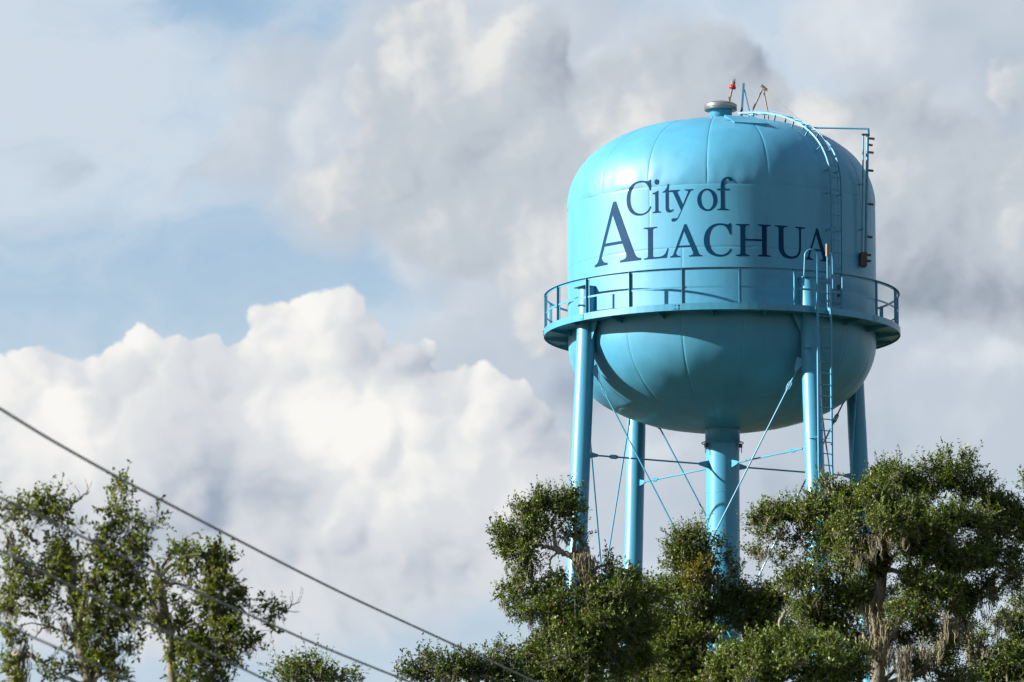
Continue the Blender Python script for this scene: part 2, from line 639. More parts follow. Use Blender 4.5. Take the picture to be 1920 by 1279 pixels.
def patch(name, prof, u0, u1, a0, a1, parent, nu=12, na=12, groove=0.012, dent=0.01, puff=0.0, seed=0.0, mat=None, ripple=0.0):
    """one welded steel plate: its edges drop into the seam, its middle is a little dented"""
    us, as_ = edge_steps(nu), edge_steps(na)
    vs, fs = [], []
    width = R(a1 - a0) * RT
    for tu in us:
        u = u0 + (u1 - u0) * tu
        r, z = prof(u)
        rb, zb = prof(max(u0, u - 0.004) if u >= u1 else u)
        rf, zf = prof(min(u1, u + 0.004))
        dr, dz = rf - rb, zf - zb
        L = math.hypot(dr, dz) or 1.0
        nr, nz = dz / L, -dr / L
        if nr * r + nz * (z - (Z_KN + Z_DECK) / 2) < 0:
            nr, nz = -nr, -nz
        for ta in as_:
            a = a0 + (a1 - a0) * ta
            p = pol(r, a, z)
            e = min(ta, 1 - ta) * width * max(0.15, r / RT)
            e2 = min(tu, 1 - tu) * 2.0
            e = min(e, e2)
            off = -groove * math.exp(-(e / 0.016) ** 2)
            q = p * 0.9 + Vector((seed, 3.3, 1.1))
            off += dent * (mnoise.noise(q) + 0.5 * mnoise.noise(q * 2.3))
            if ripple:                                         # buckles where the roof plates were drawn in at the knuckle
                w = math.exp(-((u - 0.035) / 0.055) ** 2)
                off += ripple * w * mnoise.noise(Vector((R(a) * RT * 3.2, u * 9.0, seed)))
            off += puff * min(1.0, (4 * ta * (1 - ta))) ** 0.5 * min(1.0, 4 * tu * (1 - tu)) ** 0.5
            nrm = pol(nr, a, nz)
            vs.append(p + nrm * off)
    m = len(as_)
    for i in range(len(us) - 1):
        for k in range(m - 1):
            fs.append((i * m + k, i * m + k + 1, (i + 1) * m + k + 1, (i + 1) * m + k))
    b = MB()
    b.add(vs, fs, True)
    o = b.build(name, mat or M_TANK, parent)
    # face outwards
    me = o.data
    c = Vector((0, 0, (Z_KN + Z_DECK) / 2))
    f0 = me.polygons[len(me.polygons) // 2]
    if f0.normal.dot(f0.center - c) < 0:
        me.flip_normals()
    return o


# liner just inside the plates keeps the shell closed behind the seams
liner = MB()
prof = [(max(0.0, r - 0.03), z + 0.03 * (1 if z < Z_DECK - 1 else 0)) for r, z in [bowl_prof(1 - i / 24) for i in range(25)]]
prof += [(RT - 0.03, Z_KN)] + [(max(0.0, r - 0.03), z - 0.03) for r, z in [roof_prof(i / 24) for i in range(1, 25)]]
liner.lathe(prof, 64)
tank = liner.build("tank", M_TANK, tower)

U_CAP = 0.80                                                  # roof crown plate starts here
for k in range(16):
    a0 = -7.3 + 22.5 * k
    patch("roof_plate", roof_prof, 0.0, U_CAP, a0, a0 + 22.5, tank, 22, 22, 0.007, 0.018, 0.006, 11.0, ripple=0.020)
for k in range(4):
    patch("crown_plate", roof_prof, U_CAP, 0.985, 10 + 90 * k, 100 + 90 * k, tank, 5, 16, 0.004, 0.006, 0.0, 11.0)
for k in range(8):
    a0 = -29.2 + 45 * k
    patch("wall_plate", wall_prof(Z_MID, Z_KN), 0, 1, a0, a0 + 45, tank, 8, 22, 0.005, 0.004, 0.0, 5.0)
    a0 = -16.5 + 45 * k
    patch("wall_plate", wall_prof(Z_DECK, Z_MID), 0, 1, a0, a0 + 45, tank, 8, 22, 0.005, 0.004, 0.0, 5.0)
U_SEAM = 0.56
for k in range(16):
    a0 = -16.8 + 22.5 * k
    patch("bowl_plate", bowl_prof, 0.0, U_SEAM, a0, a0 + 22.5, tank, 14, 10, 0.006, 0.030, 0.006, 2.0)
for k in range(8):
    a0 = -8 + 45 * k
    patch("bowl_plate", bowl_prof, U_SEAM, 0.985, a0, a0 + 45, tank, 10, 14, 0.006, 0.018, 0.0, 2.0)

# ---- lettering, laid on the curved wall
def bez(p0, p1, p2, p3, n=9):
    out = []
    for i in range(1, n + 1):
        t = i / n
        s = 1 - t
        out.append((s**3 * p0[0] + 3 * s*s*t * p1[0] + 3 * s*t*t * p2[0] + t**3 * p3[0],
                    s**3 * p0[1] + 3 * s*s*t * p1[1] + 3 * s*t*t * p2[1] + t**3 * p3[1]))
    return out


def outline(path):
    """closed contours from a small M/L/C/Z path"""
    toks = path.replace(",", " ").split()
    res, cur, i, cmd = [], [], 0, None
    while i < len(toks):
        if toks[i] in "MLCZ":
            cmd = toks[i]
            i += 1
            if cmd == "Z":
                res.append(cur)
                cur = []
            continue
        if cmd == "C":
            q = [float(t) for t in toks[i:i + 6]]
            cur += bez(cur[-1], q[0:2], q[2:4], q[4:6])
            i += 6
        else:
            cur.append((float(toks[i]), float(toks[i + 1])))
            i += 2
            cmd = "L"
    return res


def oval(cx, cy, rx, ry, tilt=0.0, n=36):
    c, s = math.cos(tilt), math.sin(tilt)
    return [(cx + rx * math.cos(t) * c - ry * math.sin(t) * s, cy + rx * math.cos(t) * s + ry * math.sin(t) * c)
            for t in (2 * math.pi * i / n for i in range(n))]


GL = {
    "A": outline("M 0 0 L 232 0 L 232 26 C 175 28 150 45 130 92 L 180.7 215 L 463.7 215 L 515 92 C 528 50 500 28 425 26 "
                 "L 425 0 L 720 0 L 720 26 C 670 30 655 48 636 85 L 372 715 L 325 715 L 80 92 C 62 46 45 30 0 26 Z "
                 "M 194.4 250 L 317.6 563.7 L 449 250 Z"),
    "L": outline("M 0 0 L 505 0 L 545 205 L 517 208 C 490 90 440 36 330 36 L 258 36 C 215 36 207 55 207 90 L 207 620 "
                 "C 207 655 217 672 300 674 L 300 700 L 0 700 L 0 674 C 85 672 95 655 95 620 L 95 80 C 95 45 85 28 0 26 Z"),
    "C": outline("M 602 470 L 572 470 C 545 600 470 678 360 678 C 210 678 120 560 120 360 C 120 150 225 28 385 28 "
                 "C 475 28 545 75 585 165 L 612 150 C 570 40 470 -14 345 -14 C 140 -14 0 130 0 345 C 0 570 150 714 350 714 "
                 "C 430 714 490 690 530 690 C 550 690 562 700 572 716 L 602 716 Z"),
    "c": outline("M 602 490 L 574 490 C 545 610 470 682 365 682 C 210 682 100 560 100 360 C 100 150 215 24 385 24 "
                 "C 475 24 545 75 585 165 L 610 152 C 570 40 470 -14 345 -14 C 140 -14 0 130 0 345 C 0 570 150 714 350 714 "
                 "C 430 714 490 690 530 690 C 550 690 562 700 572 716 L 602 716 Z"),
    "H": outline("M 0 0 L 300 0 L 300 26 C 215 28 205 45 205 80 L 205 336 L 575 336 L 575 80 C 575 45 565 28 480 26 L 480 0 "
                 "L 780 0 L 780 26 C 695 28 685 45 685 80 L 685 620 C 685 655 695 672 780 674 L 780 700 L 480 700 L 480 674 "
                 "C 565 672 575 655 575 620 L 575 376 L 205 376 L 205 620 C 205 655 215 672 300 674 L 300 700 L 0 700 L 0 674 "
                 "C 85 672 95 655 95 620 L 95 80 C 95 45 85 28 0 26 Z"),
    "U": outline("M 0 700 L 0 674 C 75 672 85 655 85 620 L 85 250 C 85 70 190 -14 345 -14 C 500 -14 597 75 597 250 L 597 620 "
                 "C 597 655 610 672 690 674 L 690 700 L 455 700 L 455 674 C 535 672 548 655 548 620 L 548 255 "
                 "C 548 110 480 38 370 38 C 255 38 195 115 195 255 L 195 620 C 195 655 205 672 290 674 L 290 700 Z"),
    "i": outline("M 0 0 L 215 0 L 215 22 C 160 24 150 40 150 75 L 150 462 L 135 465 C 100 440 50 425 0 420 L 0 398 "
                 "C 60 396 70 385 70 345 L 70 75 C 70 40 60 24 0 22 Z") + [oval(108, 648, 54, 54)],
    "t": outline("M 0 425 C 60 440 110 500 130 585 L 150 585 L 150 448 L 245 448 L 245 412 L 150 412 L 150 120 "
                 "C 150 60 170 40 205 40 C 225 40 240 48 252 58 L 264 40 C 235 5 200 -12 160 -12 C 105 -12 75 20 75 95 "
                 "L 75 412 L 0 412 Z"),
    "y": outline("M 0 450 L 0 428 C 40 425 52 415 65 385 L 228 15 L 165 -110 C 150 -140 130 -150 100 -140 "
                 "C 60 -128 25 -140 22 -172 C 20 -200 50 -212 80 -205 C 130 -195 165 -150 190 -95 L 410 385 "
                 "C 425 415 445 426 490 428 L 490 450 L 310 450 L 310 428 C 365 426 385 412 370 378 L 270 140 L 160 380 "
                 "C 148 412 160 426 205 428 L 205 450 Z"),
    "o": [oval(210, 219, 210, 233), oval(210, 219, 128, 200, 0.12)],
    "f": outline("M 0 0 L 240 0 L 240 22 C 165 24 155 40 155 75 L 155 412 L 258 412 L 258 447 L 155 447 L 155 540 "
                 "C 155 620 180 655 220 655 C 250 655 250 600 290 600 C 315 600 330 618 328 640 C 325 672 285 692 240 692 "
                 "C 140 692 75 620 75 500 L 75 447 L 5 447 L 5 412 L 75 412 L 75 75 C 75 40 65 24 0 22 Z"),
}


def letter(ch, x0, x1, base_py, cap_px, glyph=None):
    """letter whose left and right edges stand at photo columns x0 and x1"""
    g = GL[glyph or ch]
    a0 = R(bearing(x0, RT))
    a1 = R(bearing(x1, RT))
    xs = [p[0] for c in g for p in c]
    lo, hi = min(xs), max(xs)
    zb = zc(base_py)
    zs = (zc(base_py - cap_px) - zb) / 700.0
    cu = bpy.data.curves.new("letter", 'CURVE')
    cu.dimensions = '2D'
    cu.fill_mode = 'FRONT'
    for c in g:
        sp = cu.splines.new('POLY')
        sp.points.add(len(c) - 1)
        for p, q in zip(sp.points, c):
            p.co = (q[0], q[1], 0, 1)
        sp.use_cyclic_u = True
    tmp = bpy.data.objects.new("letter_tmp", cu)
    me = bpy.data.meshes.new_from_object(tmp)
    bpy.data.objects.remove(tmp)
    bpy.data.curves.remove(cu)
    bm = bmesh.new()
    bm.from_mesh(me)
    bmesh.ops.remove_doubles(bm, verts=bm.verts, dist=0.01)
    w = hi - lo
    n = max(4, int(abs(a1 - a0) * RT / 0.06))
    for i in range(1, n):
        geom = bm.verts[:] + bm.edges[:] + bm.faces[:]
        bmesh.ops.bisect_plane(bm, geom=geom, dist=1e-4, plane_co=(lo + w * i / n, 0, 0), plane_no=(1, 0, 0))
    ys = [v.co.y for v in bm.verts]
    ya = min(ys)
    for i in range(1, 12):
        geom = bm.verts[:] + bm.edges[:] + bm.faces[:]
        bmesh.ops.bisect_plane(bm, geom=geom, dist=1e-4, plane_co=(0, ya + (max(ys) - ya) * i / 12, 0), plane_no=(0, 1, 0))
    for v in bm.verts:
        a = a0 + (a1 - a0) * (v.co.x - lo) / w
        z = zb + v.co.y * zs
        rr, sd, dent, ex = RT, 5.0, 0.004, 0.005
        if z > Z_KN:                                          # letters that run up over the knuckle follow the roof plate
            t = math.asin(min(1.0, ((z - Z_KN) / H_ROOF) ** 1.16))
            rr, sd, dent, ex = RT * math.cos(t) ** (2 / 2.32), 11.0, 0.016, 0.010
        q = Vector((rr * math.sin(a), -rr * math.cos(a), z)) * 0.9 + Vector((sd, 3.3, 1.1))
        rr += ex + dent * (mnoise.noise(q) + 0.5 * mnoise.noise(q * 2.3))
        v.co = (rr * math.sin(a), -rr * math.cos(a), z)
    bmesh.ops.recalc_face_normals(bm, faces=bm.faces[:])
    bm.to_mesh(me)
    bm.free()
    me.name = "letter"
    for p in me.polygons:
        p.use_smooth = True
    f0 = max(me.polygons, key=lambda p: p.area)
    if f0.normal.dot(Vector((f0.center.x, f0.center.y, 0))) < 0:
        me.flip_normals()
    me.materials.clear()
    me.materials.append(M_LETTER)
    link("letter", me, tank)


BL = 528.2
letter("A", 1115.5, 1202.5, BL, 111.5)
for ch, x0, x1 in (("L", 1207.5, 1254), ("A", 1257, 1317), ("C", 1320, 1372), ("H", 1380.5, 1446), ("U", 1453, 1510), ("A", 1510, 1555)):
    letter(ch, x0, x1, BL, 58.5)
BC = 444.5
letter("C", 1175.5, 1222, BC + 0.8, 61.5, "c")
for ch, x0, x1 in (("i", 1224, 1240), ("t", 1242.5, 1264), ("y", 1257.5, 1301), ("o", 1308, 1345.5), ("f", 1345.5, 1374.5)):
    letter(ch, x0, x1, BC, 61.5)

# ---- balcony
deck = MB()
deck.lathe([(RT - 0.02, Z_DECK + 0.035), (RD, Z_DECK + 0.035), (RD, Z_DECK - 0.005), (RT - 0.02, Z_DECK - 0.005)], 120, smooth=False)
balcony = deck.build("balcony", M_STEEL, tower)


def ring(name, r0, r1, z0, z1, parent, mat=M_STEEL, n=120):
    b = MB()
    b.lathe([(r0, z0), (r1, z0), (r1, z1), (r0, z1), (r0, z0)], n, smooth=False)
    return b.build(name, mat, parent)


ring("toe_board", RD + 0.002, RD + 0.012, Z_DECK - 0.05, Z_DECK + 0.125, balcony)
rail = MB()
rail.lathe([(RD - 0.050, Z_RAIL), (RD + 0.006, Z_RAIL), (RD + 0.006, Z_RAIL - 0.009), (RD - 0.041, Z_RAIL - 0.009),
            (RD - 0.041, Z_RAIL - 0.062), (RD - 0.050, Z_RAIL - 0.062), (RD - 0.050, Z_RAIL)], 120, smooth=False)
rail.build("top_rail", M_STEEL, balcony)
ring("mid_rail", RD - 0.048, RD - 0.040, (Z_DECK + Z_RAIL) / 2 - 0.005, (Z_DECK + Z_RAIL) / 2 + 0.045, balcony)
post_me = None
for k in range(20):
    a = 3.7 + 18 * k
    if post_me is None:
        b = MB()
        h = (Z_RAIL - 0.012 - Z_DECK - 0.037)
        b.box((0.004, 0.006, h / 2), 0.036, 0.005, h / 2)
        b.box((-0.031, -0.033, h / 2), 0.005, 0.0335, h / 2)
        b.box((0.004, -0.0015, 0.06), 0.042, 0.002, 0.05)
        post_me = b.mesh("railing_post", M_STEEL)
    o = link("railing_post", post_me, balcony, pol(RD - 0.060, a, Z_DECK + 0.037))
    o.rotation_euler = (0, 0, R(a))
for k in range(20):                                           # brackets under the deck
    a = 12.7 + 18 * k
    b = MB()
    t = pol(0.006, a + 90, 0)
    p = [pol(RT - 0.01, a, Z_DECK - 0.007), pol(RD - 0.03, a, Z_DECK - 0.007), pol(RD - 0.03, a, Z_DECK - 0.05), pol(RT - 0.01, a, Z_DECK - 0.16)]
    b.add([q - t for q in p] + [q + t for q in p], [(0, 1, 2, 3), (7, 6, 5, 4), (0, 4, 5, 1), (1, 5, 6, 2), (2, 6, 7, 3), (3, 7, 4, 0)])
    b.build("deck_bracket", M_STEEL, balcony)
for k in range(10):                                           # bolted splice plates of the toe board
    a = -52.5 + 36 * k
    b = MB()
    M = Matrix.Rotation(R(a), 3, 'Z')
    b.box(pol(RD + 0.017, a, Z_DECK + 0.04), 0.07, 0.004, 0.07, M)
    for i in (-1, 1):
        for j in (-1, 1):
            b.box(pol(RD + 0.026, a, Z_DECK + 0.04) + M @ Vector((i * 0.045, 0, j * 0.04)), 0.014, 0.006, 0.014, M)
    b.build("splice_plate", M_STEEL, balcony)

# ---- legs
LEG_A = [-59.2, 30.3, 121.2, 210.6]
LEG_R0, BATTER, LEG_RAD = 4.24, 0.05, 0.247


def leg_axis(a, z):
    return pol(LEG_R0 + BATTER * (Z_DECK - z), a, z)


Z_LEGTOP = Z_DECK + 0.93
legs = []
for a in LEG_A:
    b = MB()
    zz = [Z_LEGTOP, Z_DECK - 1.95, Z_DECK - 1.96, Z_DECK - 4.8, Z_DECK - 4.81, 12.0, 6.0, 0.12]
    b.tube([leg_axis(a, z) for z in zz], [LEG_RAD, LEG_RAD, LEG_RAD + 0.004, LEG_RAD + 0.004, LEG_RAD + 0.008, LEG_RAD + .01, LEG_RAD + .01, LEG_RAD + .01], 40)
    b.box(leg_axis(a, 0.07), 0.5, 0.5, 0.06, Matrix.Rotation(R(a), 3, 'Z'))
    lg = b.build("leg", M_STEEL, tower)
    legs.append(lg)
    c = MB()
    c.box(leg_axis(a, Z_LEGTOP + 0.013), 0.265, 0.265, 0.012, Matrix.Rotation(R(a), 3, 'Z'))
    c.build("cap_plate", M_STEEL, lg)
    for s in (-1, 1):                                         # knee plates under the balcony
        g2 = MB()
        o = leg_axis(a, Z_DECK - 0.01)
        t = pol(1, a + 90, 0) * s
        p0, p1, p2 = o + t * (LEG_RAD - 0.02), o + t * (LEG_RAD + 0.30), o + t * (LEG_RAD - 0.02) + Vector((0, 0, -0.55))
        n = pol(0.007, a, 0)
        g2.add([p0 - n, p1 - n, p2 - n, p0 + n, p1 + n, p2 + n], [(0, 1, 2), (5, 4, 3), (0, 3, 4, 1), (1, 4, 5, 2), (2, 5, 3, 0)])
        g2.build("knee_plate", M_STEEL, lg)
    f = MB()                                                   # concrete foot
    f.lathe([(0.0, 0.25), (0.75, 0.25), (0.8, 0.2), (0.8, -0.4), (0, -0.4)], 24, leg_axis(a, 0.0) - Vector((0, 0, 0.2)))
    f.build("footing", M_GALV, lg)

# ---- riser
RZ = zc(812)
ris = MB()
ris.tube([(0, 0, zc(845)), (0, 0, 14.0), (0, 0, 0.0)], 0.445, 56)
riser = ris.build("riser", M_STEEL, tower)
col = MB()
col.lathe([(0.455, zc(806) + 0.25), (0.462, zc(806)), (0.462, zc(829)), (0.40, zc(829) - 0.004)], 56)
col.lathe([(0.440, zc(829)), (0.452, zc(832)), (0.452, zc(846) - 0.01)], 56)
col.build("riser_collar", M_STEEL, riser)
for zy in (925, 1010, 1120):
    c = MB()
    c.lathe([(0.445, zc(zy) - 0.012), (0.4485, zc(zy) - 0.006), (0.4485, zc(zy) + 0.006), (0.445, zc(zy) + 0.012)], 56)
    c.build("weld_seam", M_STEEL, riser)
b = MB()
b.tube([pol(0.555, a, zc(831)) for a in range(0, 360, 10)], 0.014, 6, closed=True)
for a in (-70, 70, 160, 250):
    b.bar(pol(0.44, a, zc(831)), pol(0.56, a, zc(831)), 0.03, 0.02)
hoop = b.build("hoop_rail", M_STEEL, riser)
for a, dz in ((-57, 0.16), (62, 0.14)):
    b = MB()
    b.box(pol(0.53, a, zc(831) - 0.10), 0.042, 0.036, dz / 2.6, Matrix.Rotation(R(a), 3, 'Z'))
    b.tube([pol(0.555, a, zc(831) - 0.16), pol(0.56, a, zc(831) - 0.30)], 0.012, 6)
    b.build("hanging_clamp", M_DARK, hoop)

# ---- level struts between legs and riser, diagonal tie rods between legs
Z_STRUT = zc(873)


def rod_end(b, p, q, s=1.0):
    """clevis plate at p pointing to q"""
    d = (q - p).normalized()
    side = d.cross(Vector((0, 0, 1))).normalized()
    up = side.cross(d)
    L, h, t = 0.32 * s, 0.11 * s, 0.018
    pts = [p + up * h, p + d * L + up * 0.035, p + d * L - up * 0.035, p - up * h]
    b.add([v - side * t for v in pts] + [v + side * t for v in pts],
          [(0, 1, 2, 3), (7, 6, 5, 4), (0, 4, 5, 1), (1, 5, 6, 2), (2, 6, 7, 3), (3, 7, 4, 0)])


def turnbuckle(b, c, d):
    side = d.cross(Vector((0, 0, 1))).normalized()
    up = side.cross(d)
    for s in (-1, 1):
        b.tube([c - d * 0.14 + up * 0.01 * s, c - d * 0.07 + up * 0.042 * s, c + d * 0.07 + up * 0.042 * s, c + d * 0.14 + up * 0.01 * s], 0.017, 6)


for a in LEG_A:
    r1 = LEG_R0 + BATTER * (Z_DECK - Z_STRUT) - LEG_RAD
    p, q = pol(r1 - 0.01, a, Z_STRUT), pol(0.435, a, Z_STRUT)
    b = MB()
    b.tube([p, q], 0.023, 8)
    rod_end(b, p, q, 0.8)
    rod_end(b, q, p, 1.0)
    turnbuckle(b, p + (q - p).normalized() * 0.75, (q - p).normalized())
    b.build("strut", M_STEEL, tower)

Z_TIE0, Z_TIE1 = zc(716), zc(716) - 11.6
for i in range(4):
    for j in ((i + 1) % 4, (i - 1) % 4):
        for za, zb in ((Z_TIE0, Z_TIE1), (Z_TIE1 - 0.3, 0.9)):
            p0, q0 = leg_axis(LEG_A[i], za), leg_axis(LEG_A[j], zb)
            d = (q0 - p0)
            hd = Vector((d.x, d.y, 0)).normalized()
            nrm = Vector((hd.y, -hd.x, 0)) * (0.05 if (j - i) % 4 == 1 else -0.05)
            p, q = p0 + hd * (LEG_RAD - 0.01) + nrm, q0 - hd * (LEG_RAD - 0.01) + nrm
            b = MB()
            b.tube([p, q], 0.021, 8)
            dd = (q - p).normalized()
            rod_end(b, p + Vector((0, 0, 0.06)), q, 1.15)
            rod_end(b, q, p, 1.15)
            turnbuckle(b, p + dd * 0.72, dd)
            b.build("tie_rod", M_STEEL, tower)
    # belt strut at the middle joint, well below the tree tops
    p, q = leg_axis(LEG_A[i], Z_TIE1 - 0.15), leg_axis(LEG_A[(i + 1) % 4], Z_TIE1 - 0.15)
    b = MB()
    b.tube([p, q], 0.09, 12)
    b.build("belt_strut", M_STEEL, tower)

# ---- access ladder up the near right leg
LA, LRD, LW = 30.5, 4.92, 0.205
Z_LT = Z_DECK + 1.2
zl = [Z_LT, 21.0, 3.0]


def lad(r, side, z):
    return pol(r, LA, z) + pol(1, LA + 90, 0) * (LW * side)


def lad_r(z):
    return LRD if z > 21.0 else LRD + BATTER * (21.0 - z)


b = MB()
b.bar(lad(lad_r(3.0), -1, 3.0), lad(lad_r(3.0), 1, 3.0), 0.05, 0.03)      # foot bar
ladder = b.build("ladder", M_STEEL, tower)
for s in (-1, 1):
    b = MB()
    for k in range(2):
        z0, z1 = zl[k], zl[k + 1]
        b.bar(lad(lad_r(z0), s, z0), lad(lad_r(z1), s, z1), 0.045, 0.05, pol(1, LA, 0))
    b.build("ladder_rail", M_STEEL, ladder)
b = MB()
b.tube([(-LW + .01, 0, 0), (LW - .01, 0, 0)], 0.0145, 6)
rung_me = b.mesh("rung", M_STEEL)
z = Z_DECK + 0.75
low = MB()
while z > 3.2:
    if z > 19.5:
        o = link("rung", rung_me, ladder, pol(lad_r(z), LA, z))
        o.rotation_euler = (0, 0, R(LA))
    else:
        low.tube([lad(lad_r(z), -0.95, z), lad(lad_r(z), 0.95, z)], 0.011, 6)
    z -= 0.30
tag(low.build("lower_rungs", M_STEEL, ladder), kind="stuff")
for zz in (Z_DECK - 0.95, zc(860), 17.0, 12.0, 7.0):           # stand-offs to the leg
    for s in (-1, 1):
        b = MB()
        tgt = leg_axis(LEG_A[1], zz) + pol(1, LA + 90, 0) * (0.21 * s)
        b.bar(lad(lad_r(zz), s * 0.98, zz), tgt, 0.05, 0.012)
        b.build("ladder_bracket", M_STEEL, ladder)
for s in (-1, 1):                                             # looped hand holds above the balcony
    b = MB()
    w = -0.30 if s < 0 else 0.16
    top = Z_DECK + (1.58 if s < 0 else 1.53)
    base = lad(LRD, s, 0)
    tdir = pol(1, LA + 90, 0)
    indir = pol(-1, LA, 0)
    dvec = tdir * (-0.30) + indir * 0.12 if s < 0 else tdir * 0.15 + indir * 0.12
    pts = [base + Vector((0, 0, Z_DECK - 0.02)), base + Vector((0, 0, top - 0.17))]
    for i in range(1, 9):
        t = math.pi * i / 8
        pts.append(base + dvec * (0.5 - 0.5 * math.cos(t)) + Vector((0, 0, top - 0.17 + 0.17 * math.sin(t))))
    pts.append(base + dvec * 1.12 + Vector((0, 0, Z_DECK + 0.62)))
    b.tube(pts, 0.021, 8)
    b.build("hand_hoop", M_STEEL, ladder)
b = MB()
sp = lad(LRD - 0.02, 0.62, 0)
b.tube([sp + Vector((0, 0, Z_DECK + 0.1)), sp + Vector((0, 0, Z_DECK + 1.44))], 0.02, 8)
cb = b.build("safety_post", M_STEEL, ladder)
b = MB()
b.box(sp + Vector((0, 0, Z_DECK + 1.60)), 0.035, 0.035, 0.16, Matrix.Rotation(R(LA), 3, 'Z'))
b.build("post_head", M_RUST, cb)
for s in (-1, 1):
    b = MB()
    b.box(lad(LRD - 0.05, s * 1.12, Z_DECK + 0.05), 0.05, 0.07, 0.05, Matrix.Rotation(R(LA), 3, 'Z'))
    b.build("ladder_shoe", M_STEEL, ladder)

# ---- roof ladder, curving from the balcony up over the roof
RLA, RLW = 42.5, 0.19


def rl(t, off):
    """t 0..1 up the wall, 1..2 over the roof"""
    if t < 1:
        return RT + off, Z_DECK + 0.05 + (Z_KN - Z_DECK - 0.05) * t
    u = (t - 1) * 0.90
    r, z = roof_prof(u)
    r2, z2 = roof_prof(u + 0.003)
    L = math.hypot(r2 - r, z2 - z)
    return r + (z2 - z) / L * off, z - (r2 - r) / L * off


ts = [i / 14 for i in range(15)] + [1 + i / 28 for i in range(1, 29)]
b = MB()                                                      # foot shoe: the body the rails and rungs hang on
b.bar(pol(RT + 0.0, RLA, Z_DECK + 0.07), pol(RT + 0.21, RLA, Z_DECK + 0.07), 0.46, 0.03)
rladder = b.build("roof_ladder", M_STEEL, tower)
for s in (-1, 1):
    b = MB()
    pth = []
    for t in ts:
        r, z = rl(t, 0.17)
        pth.append(pol(r, RLA, z) + pol(1, RLA + 90, 0) * (RLW * s))
    nr_ = pol(1, RLA + 90, 0)
    vs, fs = [], []
    for i, p in enumerate(pth):
        d = (pth[min(i + 1, len(pth) - 1)] - pth[max(i - 1, 0)]).normalized()
        up = nr_.cross(d)
        vs += [p - nr_ * .007 - up * .021, p + nr_ * .007 - up * .021, p + nr_ * .007 + up * .021, p - nr_ * .007 + up * .021]
    for i in range(len(pth) - 1):
        for k in range(4):
            k2 = (k + 1) % 4
            fs.append((i * 4 + k, i * 4 + k2, i * 4 + 4 + k2, i * 4 + 4 + k))
    b.add(vs, fs)
    b.build("ladder_rail", M_STEEL, rladder)
arc = 0.0
last = None
for i in range(600):
    t = 2 * i / 600
    r, z = rl(t, 0.17)
    if last is not None:
        arc += math.hypot(r - last[0], z - last[1])
    last = (r, z)
    if arc >= 0.33:
        arc = 0.0
        b = MB()
        c = pol(r, RLA, z)
        sd = pol(1, RLA + 90, 0) * (RLW - 0.006)
        b.tube([c - sd, c + sd], 0.011, 6)
        b.build("rung", M_STEEL, rladder)
for t in (0.1, 0.38, 0.68, 0.97, 1.12, 1.3, 1.46, 1.6, 1.75, 1.9):
    for s in (-1, 1):
        r0, z0 = rl(t, 0.0)
        r1, z1 = rl(t, 0.16)
        sd = pol(1, RLA + 90, 0) * ((RLW + 0.012) * s)
        b = MB()
        b.bar(pol(r0, RLA, z0) + sd, pol(r1, RLA, z1) + sd, 0.012, 0.05, pol(1, RLA + 90, 0))
        b.build("ladder_standoff", M_STEEL, rladder)
cl = MB()                                                     # climbing cable between the rails, with its clamps
cl.tube([pol(rl(t, 0.24)[0], RLA, rl(t, 0.24)[1]) for t in ts if t > 0.05], 0.008, 5)
cbl = cl.build("climbing_cable", M_STEEL, rladder)
for t in (0.16, 0.22):
    b = MB()
    r, z = rl(t, 0.24)
    b.box(pol(r, RLA, z), 0.05, 0.05, 0.06)
    b.build("cable_clamp", M_DARK, cbl)

# ---- roof vent, hatch
b = MB()
zv = Z_TOP - 0.06
b.lathe([(0.0, zv), (0.305, zv), (0.305, zc(207) + 0.10)], 40)
vent = b.build("roof_vent", M_STEEL, tower)
b = MB()
zt = zc(207)
b.lathe([(0.30, zt + 0.02), (0.40, zt - 0.01), (0.435, zt - 0.005), (0.435, zt + 0.13), (0.425, zt + 0.15), (0.36, zt + 0.19), (0.2, zt + 0.235), (0.0, zt + 0.25)], 48)
b.build("vent_cap", M_GALV, vent)
ring("vent_band", 0.432, 0.440, zt + 0.115, zt + 0.135, vent, M_GALV, 48)
hp = [at(1358, 215.5, TY - 2.15) - TC, at(1417, 219.5, TY - 2.15) - TC, at(1438.5, 231.5, TY - 2.95) - TC, at(1377, 228.5, TY - 2.95) - TC]
hn = (hp[1] - hp[0]).cross(hp[3] - hp[0]).normalized()
if hn.z < 0:
    hn = -hn


def slab(b, quad, dn):
    """four corners thickened downwards"""
    b.add(list(quad) + [q + dn for q in quad], [(3, 2, 1, 0), (4, 5, 6, 7), (0, 1, 5, 4), (1, 2, 6, 5), (2, 3, 7, 6), (3, 0, 4, 7)])


hc = sum(hp, Vector()) / 4
b = MB()
inner = [hc + (q - hc) * 0.86 - hn * 0.085 for q in hp]
slab(b, inner, Vector((0, 0, -0.45)))
hatch = b.build("roof_hatch", M_STEEL, tower)
b = MB()
slab(b, hp, -hn * 0.085)
b.build("hatch_lid", M_STEEL, hatch)
b = MB()
b.box(hp[0] * 0.35 + hp[3] * 0.65 + (hp[0] - hp[1]).normalized() * 0.05 - hn * 0.06, 0.05, 0.06, 0.035)
b.build("hatch_hinge", M_STEEL, hatch)


# ---- things standing on the roof
def roof_at(px, py, Yoff):
    return at(px, py, TY + Yoff) - TC


b = MB()
p0, p1 = roof_at(1365.5, 196, -0.15), roof_at(1373, 165, -0.15)
b.tube([p0, (p0 + p1) / 2 + Vector((0.005, 0, 0)), p1], [0.03, 0.026, 0.024], 8)
b.box(p0 + (p1 - p0) * 0.35, 0.03, 0.03, 0.05)
wl = b.build("warning_light", M_RUST, tower)
ax = (p1 - p0).normalized()


